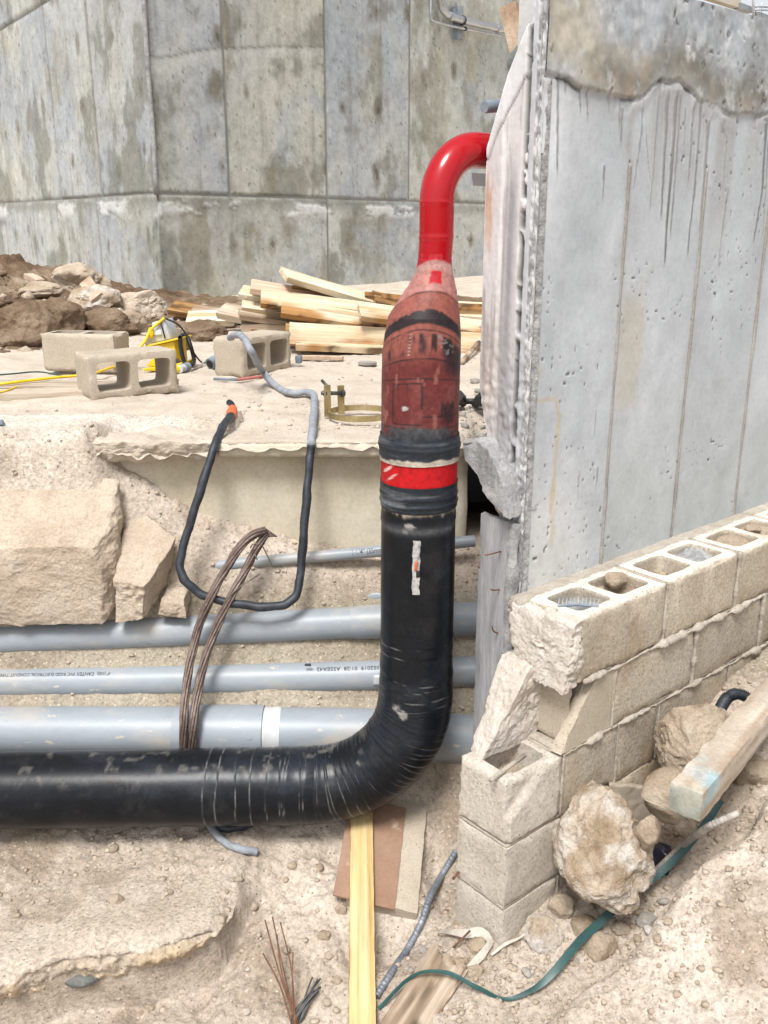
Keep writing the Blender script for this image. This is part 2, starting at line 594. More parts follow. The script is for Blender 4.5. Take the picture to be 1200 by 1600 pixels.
M['white_mortar'] = mat('white_mortar', [(.25, (.40, .33, .26)), (.45, (.55, .49, .425)), (.7, (.66, .62, .57))], 10, .93, 1.0, 50, .012, .2, 150, spec=.15)
M['concrete'] = mat('wall_concrete', rough=.85, bump=.22, bscale=90, bdist=.003, fine=.14, fscale=70, tint=True,
                    ramp=[(.3, .88), (.5, 1.0), (.7, 1.06)], scale=9, speck=[((.2, .2, .2), 34, .035)], spec=.25)
M['tank'] = mat('tank_concrete', rough=.85, bump=.3, bscale=22, bdist=.01, fine=.25, fscale=30, tint=True,
                ramp=[(.3, .8), (.5, 1.0), (.7, 1.1)], scale=5, spec=.2)
M['aggregate'] = mat('exposed_aggregate', [(.3, (.15, .15, .15)), (.45, (.33, .33, .33)), (.58, (.43, .43, .425)), (.72, (.56, .555, .54))], 55, .85, 1.0, 70, .012, .4, 130)
M['concrete_rubble'] = mat('raw_concrete', [(.3, (.20, .20, .20)), (.5, (.33, .33, .33)), (.7, (.46, .455, .445))], 16, .9, .9, 45, .012, .35, 100)
M['ledge_face'] = mat('buff_concrete', [(.3, (.44, .385, .28)), (.5, (.53, .475, .37)), (.7, (.60, .55, .45))], 3.5, .9, .3, 60, .004, .2, 90, patch=[((.4, .32, .2), .62, 2.5, .15)])
M['pvc'] = mat('grey_pvc', [(.3, (.225, .255, .285)), (.5, (.27, .30, .33)), (.7, (.30, .33, .36))], 4, .42, .06, 60, .001, .08, 60,
               patch=[((.43, .385, .32), .50, 6, .25), ((.17, .19, .21), .66, 16, .05), ((.47, .43, .36), .62, 30, .06)], stretch=(.6, 1, 1.5), spec=.4)
M['pvc_pale'] = mat('pale_pvc_primer', [(.3, (.40, .42, .43)), (.6, (.55, .55, .54))], 20, .5, .1, 80, .001, .15, 90, stretch=(1, .3, .3))
M['ink'] = mat('black_ink', [(.3, (.02, .022, .03)), (.6, (.05, .055, .07))], 60, .6, 0, fine=0)
M['pipe_black'] = mat('black_casing', rough=.30, bump=.3, bscale=40, bdist=.002, fine=.5, fscale=90, tint=True,
                      ramp=[(.3, .7), (.6, 1.1)], scale=14, spec=.2)
M['pipe_red'] = mat('red_paint', [(.3, (.32, .002, .006)), (.7, (.38, .003, .009))], 5, .17, .08, 14, .003, .12, 60, spec=.45, patch=[((.42, .10, .09), .66, 7, .12)])
M['pipe_painted'] = mat('worn_wrap', rough=.5, bump=.3, bscale=60, bdist=.002, fine=.45, fscale=80, tint=True,
                        ramp=[(.3, .85), (.6, 1.05)], scale=20, spec=.25)
M['tape'] = mat('silver_tape', [(.35, (.12, .12, .13)), (.5, (.42, .42, .43)), (.65, (.6, .6, .6))], 40, .4, .5, 60, .003, .4, 90, metallic=.3)
M['cable'] = mat('black_cable_wrap', [(.3, (.012, .014, .018)), (.55, (.03, .036, .045)), (.75, (.075, .085, .10))], 25, .5, .4, 70, .003, .3, 130, spec=.4)
M['cable_dusty'] = mat('dusty_grey_hose', [(.3, (.19, .205, .235)), (.6, (.30, .32, .35))], 30, .65, .3, 70, .002, .25, 130)
M['copper'] = mat('weathered_copper', [(.3, (.085, .06, .05)), (.5, (.17, .125, .105)), (.7, (.26, .205, .18))], 30, .55, .3, 90, .001, .3, 120, metallic=.35, spec=.4)
M['steel_dark'] = mat('dark_wire', [(.3, (.05, .05, .052)), (.6, (.13, .13, .13))], 40, .5, .2, 90, .001, .2, 120, metallic=.5)
M['rust'] = mat('rusty_steel', [(.3, (.07, .035, .02)), (.55, (.17, .08, .045)), (.75, (.26, .15, .09))], 40, .8, .5, 90, .002, .3, 120)
M['rebar'] = mat('dusty_rebar', [(.3, (.2, .19, .18)), (.5, (.36, .33, .3)), (.7, (.5, .46, .4))], 30, .7, .3, 90, .002, .3, 120)
M['rebar_blue'] = mat('grey_blue_rebar', [(.3, (.12, .135, .16)), (.55, (.23, .25, .29)), (.75, (.4, .4, .42))], 30, .5, .3, 90, .002, .3, 120, metallic=.3)
M['strap'] = mat('green_strap', [(.3, (.012, .048, .045)), (.6, (.02, .080, .075)), (.8, (.09, .17, .155))], 18, .4, .2, 70, .001, .25, 90, spec=.5)
M['wood_new'] = mat('new_pine', [(.3, (.48, .31, .13)), (.5, (.60, .42, .21)), (.7, (.68, .52, .31))], 7, .75, .3, 40, .002, .15, 60, stretch=(6, .35, 6), spec=.2)
M['wood'] = mat('stacked_pine', [(.3, (.44, .29, .14)), (.5, (.62, .47, .29)), (.7, (.72, .6, .42))], 9, .8, .3, 40, .002, .2, 60, stretch=(.3, 4, 4), spec=.2,
                patch=[((.2, .1, .045), .63, 4, .08)])
M['wood_dark'] = mat('rust_stained_board', [(.3, (.10, .045, .02)), (.48, (.30, .15, .055)), (.62, (.55, .36, .16)), (.75, (.66, .5, .3))], 8, .8, .4, 40, .003, .3, 60, stretch=(.4, 3, 3), spec=.2)
M['wood_pink'] = mat('pink_primed_board', [(.3, (.5, .28, .2)), (.5, (.66, .44, .34)), (.7, (.72, .55, .42))], 9, .8, .3, 40, .002, .2, 60, stretch=(.3, 4, 4), spec=.2)
M['wood_grey'] = mat('weathered_timber', [(.3, (.30, .20, .13)), (.45, (.42, .31, .22)), (.6, (.54, .43, .33)), (.75, (.6, .5, .4))], 10, .85, .5, 40, .003, .25, 80, stretch=(1, 1, 1), spec=.15)
M['wood_tint'] = mat('grained_timber', [(.28, .55), (.45, .92), (.6, 1.06)], 75, .85, .6, 90, .004, .2, 110, tint=True, spec=.15, stretch=(.045, 1, 1))
M['wood_old'] = mat('old_plank', [(.3, (.09, .06, .04)), (.45, (.26, .19, .13)), (.6, (.48, .38, .28)), (.78, (.62, .52, .42))], 12, .85, .7, 40, .005, .35, 80, stretch=(1, 1, 1), spec=.15)
M['hardboard'] = mat('brown_fibreboard', [(.3, (.23, .14, .088)), (.5, (.29, .18, .12)), (.7, (.34, .225, .16))], 6, .7, .15, 60, .001, .18, 120, patch=[((.6, .5, .4), .64, 8, .1)])
M['yellow'] = mat('yellow_plastic', [(.3, (.70, .46, .01)), (.7, (.80, .56, .02))], 6, .4, .1, 40, .001, .12, 60, spec=.4)
M['grey_plastic'] = mat('grey_plastic', [(.3, (.40, .42, .44)), (.7, (.58, .6, .6))], 10, .5, .1, 40, .001, .15, 60)
M['black_plastic'] = mat('black_plastic', [(.3, (.012, .012, .014)), (.7, (.03, .03, .034))], 10, .4, .1, 40, .001, .2, 60)
M['blue_grey'] = mat('blue_grey_plastic', [(.3, (.12, .15, .19)), (.7, (.25, .29, .33))], 14, .5, .1, 40, .001, .2, 60)
M['orange'] = mat('orange_plug', [(.3, (.50, .10, .035)), (.7, (.64, .15, .055))], 14, .45, .1, 40, .001, .25, 60)
M['gold'] = mat('yellow_zinc', [(.3, (.34, .26, .12)), (.55, (.50, .41, .22)), (.7, (.58, .5, .32))], 18, .4, .2, 60, .001, .25, 90, metallic=.75, spec=.5)
M['galv'] = mat('galvanised_steel', [(.3, (.42, .43, .44)), (.7, (.62, .63, .64))], 12, .32, .1, 40, .001, .12, 60, metallic=.85)
M['white_paint'] = mat('white_painted_steel', [(.3, (.74, .76, .78)), (.7, (.82, .83, .84))], 6, .5, .05, 40, .001, .05, 60)
M['pvc_board'] = mat('weathered_grey_board', [(.3, (.20, .20, .21)), (.5, (.31, .31, .32)), (.7, (.42, .41, .40))], 10, .8, .4, 50, .003, .3, 90, stretch=(3, 3, .3))
M['paper'] = mat('torn_wrap', [(.3, (.36, .32, .265)), (.6, (.50, .46, .40))], 14, .8, .3, 50, .002, .2, 90)
M['blue_paint'] = mat('blue_spray', [(.3, (.25, .42, .5)), (.6, (.42, .58, .62))], 30, .8, .3, 50, .001, .2, 90)
M['glass_dark'] = mat('dark_glass', [(.3, (.012, .012, .02)), (.7, (.03, .03, .045))], 14, .12, 0, fine=0, spec=.6)
# ---------------------------------------------------------------- ground
_PY = np.array([-1, 1.5, 1.8, 2.05, 2.3, 2.5, 2.65, 2.76, 2.86, 2.96, 3.03, 3.08, 3.13, 3.2])
_PZ = np.array([-.16, -.13, -.08, -.03, .02, .07, .115, .195, .36, .515, .675, .785, .845, .87])
_HBX = np.array([-4, -1.25, -.935, -.694, -.45, -.28, .0, .5, 2])
_HBZ = np.array([1.29, 1.27, 1.17, 1.0, .925, .885, .86, .90, .9])
LIPX = np.array([-3, -1.6, -1.02, -.88, -.70, -.537, -.47, -.44, -.36])
LIPY = np.array([1.72, 1.86, 1.985, 2.06, 2.085, 2.125, 2.17, 2.26, 2.40])


def H(x, y):
    x = np.asarray(x, float); y = np.asarray(y, float)
    z = np.interp(y, _PY, _PZ)
    hb = np.interp(x, _HBX, _HBZ)
    z = z + (hb - .87) * smooth(2.97, 3.2, y)
    zl = np.interp(y, [2.85, 3.0, 3.05, 3.10, 3.2, 3.5, 3.8], [.5, .92, 1.15, 1.282, 1.30, 1.302, 1.22])
    z0 = z
    z = np.where(y > 3.2, hb + (1.29 - hb) * smooth(3.2, 3.42, y) * (x < -.55) - .06 * smooth(3.5, 3.75, y), z)
    lw = smooth(-.92, -1.04, x) * smooth(3.02, 3.12, y)
    z = z * (1 - lw) + zl * lw
    z = z - .10 * np.exp(-((x - .01) / .13) ** 2 - ((y - 2.22) / .09) ** 2) - .07 * np.exp(-((x - .20) / .075) ** 2 - ((y - 2.45) / .22) ** 2) - .03 * np.exp(-((x - .17) / .06) ** 2 - ((y - 2.45) / .22) ** 2)
    # crust shelf on the left with its broken lip
    ly = np.interp(x, LIPX, LIPY)
    on = smooth(0, .035, y - ly) * (1 - smooth(.05, .55, y - ly)) * smooth(-.36, -.5, x)
    z = z + .085 * on - .065 * smooth(-.3, -.5, x) * (1 - smooth(0, .02, y - ly)) * smooth(ly - .25, ly, y)
    # rising pocket in front of the block wall, and the pale mound on the right
    s = (x - CW[0]) * D1[0] + (y - CW[1]) * D1[1]
    w = (x - CW[0]) * D2[0] + (y - CW[1]) * D2[1]
    front = smooth(-.62, -.5, s) * smooth(.30, .05, w)
    pocket = np.interp(s, [-.6, -.3, 0, .25, .5, .85, 1.4, 3], [0, .055, .12, .19, .30, .55, .62, .7])
    z = z * (1 - front) + pocket * front
    wm = np.interp(s, [-.75, -.45, -.1, .3, .8, 1.5], [-.20, -.25, -.31, -.33, -.36, -.34])
    top = np.interp(s, [-1.0, -.6, -.3, .0, .4, .9, 2], [-.05, .05, .20, .33, .46, .66, .8])
    md = smooth(.035, -.07, w - wm + .05 * fbm(np.stack([x * 5, y * 5, x * 0], -1).reshape(-1, 3), 4, 77).reshape(x.shape)) * smooth(-.95, -.55, s)
    z = z * (1 - md) + np.maximum(z, top) * md
    return z


def Hn(x, y):
    x = np.asarray(x, float).ravel(); y = np.asarray(y, float).ravel()
    z0 = H(x, y)
    p = np.stack([x, y, z0], 1)
    n = fbm(p * 3.1, 5, 3) * .034 + fbm(p * 14, 4, 8, gain=.6) * .012 + fbm(p * 55, 3, 21) * .0045
    n += .009 - np.abs(fbm(p * 7.5, 5, 15, gain=.6)) * .030
    calm = .55 + .75 * smooth(-.3, .3, fbm(p * 2.2, 2, 31))
    return z0 + n * calm


def nonuni(marks):
    out = []
    for (a, b, st) in marks: out.append(np.arange(a, b, st))
    return np.concatenate(out)


gx = nonuni([(-30, -6, 2), (-6, -2, .15), (-2, -1.3, .03), (-1.3, 1.5, .0078), (1.5, 2.4, .03), (2.4, 6, .2)])
gy = nonuni([(-40, -3, 3), (-3, 1.2, .12), (1.2, 1.6, .03), (1.6, 3.24, .0078), (3.24, 3.9, .03)])
GX, GY = np.meshgrid(gx, gy, indexing='ij')
gz = Hn(GX, GY)
gv = np.stack([GX.ravel(), GY.ravel(), gz], 1)
# let the crust overhang: push its lip towards the camera
ly = np.interp(gv[:, 0], LIPX, LIPY)
dl = gv[:, 1] - ly
lipm = np.exp(-((dl - .035) / .03) ** 2) * smooth(-.36, -.5, gv[:, 0])
gv[:, 1] -= lipm * (.035 + .03 * fbm(gv * 9, 4, 5))
gv[:, 2] += lipm * fbm(gv * 22, 4, 6) * .02
gt = np.ones((len(gv), 3))
gt = lerp3(gt, np.array((1.30, 1.36, 1.42)), smooth(.92, 1.22, gv[:, 2] + .06 * fbm(gv * 7, 3, 4)))          # dry pale dust lies on the higher ground
gt = lerp3(gt, np.array((1.22, 1.24, 1.27)), smooth(.16, .3, gv[:, 2]) * smooth(.25, .45, gv[:, 0]) * smooth(2.7, 2.4, gv[:, 1]))
gt = lerp3(gt, np.array((.70, .655, .59)), smooth(.0, .35, fbm(gv * 3.3, 5, 91)) * .75)
gt = lerp3(gt, np.array((1.14, 1.15, 1.16)), smooth(.0, .35, fbm(gv * 2.1 + 5, 5, 93)) * .8)
gt = lerp3(gt, np.array((.74, .76, .70)), smooth(2.72, 2.85, gv[:, 1]) * smooth(.80, .70, gv[:, 2]) * .8)      # bank between the conduits tinted darker and slightly green
tag(obj('ground', gv, grid_faces(len(gx), len(gy))[:, ::-1], M['sand'], tint=gt), kind='structure')

# broken sandy crust along the lip, overhanging
cu_ = np.linspace(-1.62, -.44, 420)
prof = [(.30, .002, 0), (.24, .006, 0), (.18, .008, 0), (.13, .010, 0), (.09, .012, 0), (.06, .012, 0), (.035, .010, 0), (.015, .006, 0), (0, .0, 1)]
nb = 16
CV = []
for i, (dy, dz, k) in enumerate(prof): CV.append((dy, dz, 0.0))
for j in range(1, nb + 1): CV.append((.0, 0.0, j / nb))
CV = np.array(CV)
UU, KK = np.meshgrid(cu_, np.arange(len(CV)), indexing='ij')
cx_, kk_ = UU.ravel(), KK.ravel()
dy_, dz_, fr_ = CV[kk_, 0], CV[kk_, 1], CV[kk_, 2]
yl_ = np.interp(cx_, LIPX, LIPY) + .030 * fbm(np.stack([cx_ * 6, cx_ * 0, cx_ * 0], 1), 5, 801, gain=.6) - .02
taper = smooth(-.44, -.56, cx_)
top_ = H(cx_, yl_ + .10) + .028 * taper
thick = (.085 + .034 * fbm(np.stack([cx_ * 4, cx_ * 0 + 3, cx_ * 0], 1), 4, 803)) * taper + .004
y_ = yl_ + dy_ + np.where(fr_ > 0, .05 * np.maximum(fr_ - .35, 0) ** 1.2 - .012 * np.sin(fr_ * math.pi), 0)
zb_ = np.where(fr_ > 0, top_ - thick * fr_, top_ * (1 - smooth(.05, .3, dy_)) + (H(cx_, yl_ + dy_) - .012) * smooth(.05, .3, dy_) + dz_ * taper)
cp_ = np.stack([cx_, y_, zb_], 1)
nz = fbm(cp_ * 16, 5, 805, gain=.6)
cp_[:, 1] -= (nz * .030 - np.abs(fbm(cp_ * 28, 4, 811)) * .014) * (fr_ > 0); cp_[:, 2] += fbm(cp_ * 13, 4, 807) * .010 + fbm(cp_ * 40, 3, 809) * .003
ct = np.tile((1.12, 1.13, 1.12), (len(cp_), 1)).astype(float)
ct = lerp3(ct, np.array((1.10, 1.0, .80)), (fr_ > .1) * smooth(-.4, .4, nz))
cf_ = grid_faces(len(cu_), len(CV))
tag(obj('ground', cp_, cf_, M['sand'], tint=ct), kind='structure')

# the ledge behind, dusty and bright
lx = nonuni([(-90, -9, 6), (-9, -3, .12), (-3, 1.6, .016), (1.6, 9, .3), (9, 120, 8)])
lyv = nonuni([(3.12, 5.6, .016), (5.6, 9, .05), (9, 22, .4), (22, 260, 12)])
LX, LY = np.meshgrid(lx, lyv, indexing='ij')


def HL(x, y):
    x = np.asarray(x, float).ravel(); y = np.asarray(y, float).ravel()
    p = np.stack([x, y, np.zeros_like(x)], 1)
    n = fbm(p * 2.3, 4, 41) * .02 + fbm(p * 12, 4, 43, gain=.6) * .008 + fbm(p * 46, 3, 47) * .0035
    edge = smooth(3.14, 3.3, y)
    right = smooth(.28, .5, x) * (1 - smooth(3.9, 4.4, y))                 # rubble by the wall foot
    return 1.277 + n * (.3 + .7 * edge) + right * (fbm(p * 9, 4, 51) * .05 + .01) - .25 * smooth(.30, .42, x) * (1 - smooth(3.15, 3.75, y)) - (.02 + .02 * (x < -.56)) * smooth(3.17, 3.12, y) * (1 + .8 * fbm(p * 26, 4, 53)) - .9 * smooth(.34, .26, (x - CW[0]) * D2[0] + (y - CW[1]) * D2[1])


lz = HL(LX, LY)
tag(obj('ground', np.stack([LX.ravel(), LY.ravel(), lz], 1), grid_faces(len(lx), len(lyv))[:, ::-1], M['dust']), kind='structure')

# brown spoil heap against the tank
mx = nonuni([(-7, -4.3, .08), (-4.3, .6, .028), (.6, 2.2, .07)])
my = nonuni([(4.9, 9.6, .034)])
MX, MY = np.meshgrid(mx, my, indexing='ij')


def HM(x, y):
    x = np.asarray(x, float).ravel(); y = np.asarray(y, float).ravel()
    p = np.stack([x, y, np.zeros_like(x)], 1)
    toe = np.interp(x, [-7, -2.3, -1.9, -1.4, -1.0, -.4, 2], [5.0, 5.15, 5.5, 5.75, 5.75, 6.05, 6.3])
    top = np.interp(x, [-7, -3.6, -2.8, -2.3, -1.9, -1.5, -.9, .5, 2], [.6, .33, .20, .10, .07, .05, .05, .04, .0])
    rise = smooth(0, 1.1, y - toe) ** .8
    n = fbm(p * 1.9, 5, 61) * .13 + fbm(p * 6, 5, 63, gain=.6) * .12 - np.abs(fbm(p * 4.2, 4, 67)) * .16 + fbm(p * 22, 3, 65) * .035 + .03
    return 1.22 + top * rise + (n + .07) * (.12 + .88 * rise) * (.35 + top * 1.5)


mz = HM(MX, MY)
tag(obj('dirt_mound', np.stack([MX.ravel(), MY.ravel(), mz], 1), grid_faces(len(mx), len(my))[:, ::-1], M['dirt']), kind='structure')

# concrete footing under the ledge
slab = empty('concrete_ledge', (-.1, 3.2, .6), 'buff concrete footing with a thicker lip along its top behind the grey conduits', 'footing')
v, f = box_geo((1.72, .30, .66), .03, .003, .004, 9, 3)
obj('footing_face', v + np.array((-1.42, 3.205, .60)), f, M['ledge_face'], slab)
v, f = box_geo((.865, .14, .050), .012, .0015, .006, 30, 5)
obj('edge_lip', v + np.array((-.575, 3.135, 1.225)), f, M['ledge_face'], slab)
v, f = box_geo((.86, .12, .022), .012, .002, .006, 30, 6)
obj('edge_lip', v + np.array((-.572, 3.142, 1.262)), f, M['dust'], slab)
v, f = hex_geo([(-1.05, 3.15, 1.19), (-.57, 3.14, 1.225), (-.57, 3.5, 1.225), (-1.05, 3.5, 1.19), (-1.1, 3.10, 1.288), (-.57, 3.10, 1.286), (-.58, 3.6, 1.262), (-1.1, 3.6, 1.262)], 60, .014, 11, 71, .2, 6, .012)
tag(obj('dirt_bank', v, f, M['dust']), kind='structure')

# ---------------------------------------------------------------- the tank behind: two faces meeting at a corner
CT = atZ(257, 470, 1.27); CT[2] = 0
TL = unit((-.585, .811, 0)); TR = unit((.62, .784, 0))
NL = unit(np.cross(TL, UPV)) ; NR = unit(np.cross(UPV, TR))
if NL[1] > 0: NL = -NL
if NR[1] > 0: NR = -NR
tank = empty('concrete_tank', CT, 'tall stained grey concrete tank wall with formwork joints behind the spoil heap', 'tank')


def tank_uv(px, py, side):
    T, N = (TL, NL) if side == 'L' else (TR, NR)
    d = ray(px, py); k = ((CT - ORI) @ N) / (d @ N)
    p = ORI + d * k
    return float((p - CT) @ T), float(p[2])


Z1 = tank_uv(257, 301, 'L')[1]
TCOL = [np.array(c) * 1.14 for c in ((.36, .365, .36), (.40, .405, .375), (.345, .345, .315), (.325, .34, .345), (.40, .395, .35), (.37, .385, .39))]


def tank_panel(side, u0, u1, z0, z1, tone, seed, st=.02, greenish=0.0, proud=0.0):
    T, N = (TL, NL) if side == 'L' else (TR, NR)
    us = lines(u0 + .005, u1 - .005, st); zs = lines(z0 + .004, z1 - .004, st)
    U, Z = np.meshgrid(us, zs, indexing='ij')
    u, z = U.ravel(), Z.ravel()
    k0 = 0 if side == 'L' else 50
    p = np.stack([u + k0, z, np.zeros_like(u)], 1)
    big = fbm(p * np.array((1.1, .8, 1)), 4, seed)
    col = np.tile(TCOL[tone], (len(u), 1))
    col = lerp3(col, np.array((.47, .475, .455)), np.clip(.5 + big * 1.3, 0, 1) * .55)
    # vertical runs and weathering
    vs_ = fbm(p * np.array((9, .55, 1)), 5, 201 + seed % 3, gain=.62)
    col = lerp3(col, np.array((.17, .165, .14)), smooth(.12, .6, vs_) * .45)
    col = lerp3(col, np.array((.58, .58, .56)), smooth(.15, .6, fbm(p * np.array((14, 1.2, 1)), 4, 221)) * .28)
    col = lerp3(col, np.array((.235, .215, .15)), smooth(.0, .28, fbm(p * np.array((2.4, 1.1, 1)), 5, 231 + seed % 5, gain=.6)) * (.38 + greenish))
    col = lerp3(col, np.array((.36, .39, .42)), smooth(.02, .3, fbm(p * np.array((.9, 1.0, 1)), 5, 241 + seed % 4, gain=.6)) * .75)
    col = lerp3(col, np.array((.50, .49, .42)), smooth(.05, .4, fbm(p * np.array((1.2, .9, 1)) + 3, 4, 271 + seed % 5)) * .45)
    col = lerp3(col, np.array((.165, .158, .12)), smooth(.12, .38, fbm(p * np.array((1.7, 1.3, 1)) + 7, 5, 261 + seed % 5, gain=.62)) * .6)
    col = col * (1 + .16 * fbm(p * 16, 4, 251))[:, None]
    # damp brown marks in rows round the tie holes
    for r in range(int((z1 - z0) / .62) + 2):
        for c in range(int((u1 - u0) / .60) + 2):
            rs = random.Random(seed * 1000 + r * 37 + c)
            cu = u0 + .3 + c * .60 + rs.uniform(-.08, .08); cz = z0 + .32 + r * .62 + rs.uniform(-.1, .1)
            if rs.random() < .55: continue
            rr = rs.uniform(.05, .11); st_ = rs.uniform(1.1, 2.0)
            dd = np.sqrt(((u - cu) / rr) ** 2 + ((z - cz) / (rr * st_)) ** 2) + .55 * fbm(p * 11 + rs.random() * 9, 3, 7)
            col = lerp3(col, np.array((.16, .14, .095)), smooth(1.15, .45, dd) * rs.uniform(.35, .75))
            col = lerp3(col, np.array((.07, .06, .05)), smooth(.16, .08, dd - .3 * fbm(p * 11, 3, 7)) * .6)
    # bug holes
    sp = vnoise(p * 42, seed + 3)
    col = lerp3(col, np.array((.12, .11, .09)), smooth(.84, .93, sp) * .7)
    # grime along the edges of the pour
    e = np.minimum(np.minimum(u - u0, u1 - u), np.minimum(z - z0, z1 - z))
    col = lerp3(col, np.array((.13, .125, .11)), smooth(.045, .008, e + .03 * fbm(p * 8, 3, 77)) * .5)
    return T, N, u, z, p, col, (len(us), len(zs)), proud


def tank_emit(args, extra=None):
    T, N, u, z, p, col, (nu, nz), proud = args
    off = proud + fbm(p * 1.2, 3, 91) * .006 + fbm(p * 10, 4, 92) * .003
    if extra is not None:
        col, off = extra(u, z, p, col, off)
    e_u = np.minimum(u - u.min(), u.max() - u); e_z = np.minimum(z - z.min(), z.max() - z)
    off = np.where((e_u < 1e-6) | (e_z < 1e-6), -.012, off)
    vtx = CT + np.outer(u, T) + np.outer(z, UPV) + np.outer(off, N)
    f = grid_faces(nu, nz)
    n0 = np.cross(vtx[f[0][1]] - vtx[f[0][0]], vtx[f[0][2]] - vtx[f[0][0]])
    if n0 @ N < 0: f = f[:, ::-1]
    return obj('panel', vtx, f, M['tank'], tank, True, np.clip(col, 0, 1))


uR1 = tank_uv(355, 200, 'R')[0]; uR2 = tank_uv(510, 200, 'R')[0]; uR3 = tank_uv(640, 200, 'R')[0]
uL1 = tank_uv(150, 200, 'L')[0]; uL2 = tank_uv(85, 200, 'L')[0]
ZT = 7.0
zL2 = tank_uv(0, 47, 'L')[1]


def arch(u, z, p, col, off):                                    # pale arched tide mark left by an old render band
    for pts, sd in (((245, 92), (325, 78), (430, 73), (505, 76)), 'R'),:
        q = np.array([tank_uv(a, b, sd) for a, b in pts])
        zc = np.interp(u, q[:, 0], q[:, 1]) + .012 * fbm(p * 6, 3, 15)
        col = lerp3(col, np.array((.15, .145, .125)), np.exp(-((z - zc) / .02) ** 2) * .65)
        col = lerp3(col, np.array((.56, .555, .52)), smooth(-.17, -.02, z - zc) * (z < zc) * .5)
    return col, off


def seam(u, z, p, col, off):                                    # laitance and white smears under the cold joint
    zz = Z1 - z + .03 * fbm(p * 7, 4, 33)
    col = lerp3(col, np.array((.19, .185, .15)), smooth(.0, .05, zz) * smooth(.20, .05, zz) * .5)
    blob = smooth(.06, .2, fbm(p * np.array((1.7, 5, 1)) + 3.3, 5, 37, gain=.6))
    col = lerp3(col, np.array((.72, .72, .71)), blob * smooth(.04, .08, zz) * smooth(.26, .16, zz) * .6)
    off = off + blob * smooth(.04, .08, zz) * smooth(.26, .16, zz) * .012
    return col, off


tank_emit(tank_panel('R', 0, uR1, Z1, ZT, 5, 11, .02), arch)
tank_emit(tank_panel('R', uR1, uR2, Z1, ZT, 4, 12, .02, .2), arch)
tank_emit(tank_panel('R', uR2, uR3, Z1, ZT, 3, 13, .022, .12))
tank_emit(tank_panel('R', uR3, uR3 + 2.4, Z1, ZT, 1, 14, .025, .22))
tank_emit(tank_panel('R', uR3 + 2.4, uR3 + 4.6, Z1, ZT, 2, 15, .05))
tank_emit(tank_panel('R', 0, uR2, .9, Z1, 2, 16, .02, .3), seam)
tank_emit(tank_panel('R', uR2, uR3 + .5, .9, Z1, 3, 17, .02, .12), seam)
tank_emit(tank_panel('R', uR3 + .5, uR3 + 4.6, .9, Z1, 0, 18, .03, .2), seam)
tank_emit(tank_panel('L', 0, uL1, Z1, zL2, 0, 21, .02), None)
tank_emit(tank_panel('L', uL1, uL2, Z1, zL2, 5, 22, .02), None)
tank_emit(tank_panel('L', uL2, uL2 + 6, Z1, zL2, 1, 23, .03), None)
tank_emit(tank_panel('L', 0, uL2 + 6, zL2, ZT, 1, 24, .035, proud=.008))
tank_emit(tank_panel('L', 0, uL1 + .2, .9, Z1, 3, 25, .02), seam)
tank_emit(tank_panel('L', uL1 + .2, uL2 + 6, .9, Z1, 0, 26, .028), seam)
_c0 = CT + np.array((0, 0, .8))
_pts = [CT - NL * .013 - NR * .010, CT + TR * (uR3 + 4.6) - NR * .013, CT + TR * (uR3 + 4.6) - NR * .5, CT + np.array((0, 1.2, 0)), CT + TL * (uL2 + 6) - NL * .5, CT + TL * (uL2 + 6) - NL * .013]
_bv = [p * np.array((1, 1, 0)) + np.array((0, 0, zz)) for zz in (.8, ZT - .02) for p in _pts]
obj('core', _bv, [(5, 4, 3, 2, 1, 0), (6, 7, 8, 9, 10, 11)] + [(i, (i + 1) % 6, 6 + (i + 1) % 6, 6 + i) for i in range(6)],
    mat('joint_shadow_concrete', [(.3, (.20, .195, .175)), (.7, (.28, .275, .25))], 6), tank, False)
# pale sealant bead up the corner
_cb = CT + (NL + NR) * .01
v, f = tube_geo([_cb + UPV * z + np.array((.004 * math.sin(z * 5), 0, 0)) for z in np.linspace(Z1 - .02, ZT, 30)], .022, 8)
obj('corner_bead', v, f, M['concrete_rubble'], tank)

# ---------------------------------------------------------------- the near concrete wall
cw = empty('concrete_wall', W(.8, .35, 1.0), 'pale grey cast concrete wall with drip streaks above the tan block wall', 'wall')
WF = .246; WT = .19; ZB = .955; ZTOP = 2.592


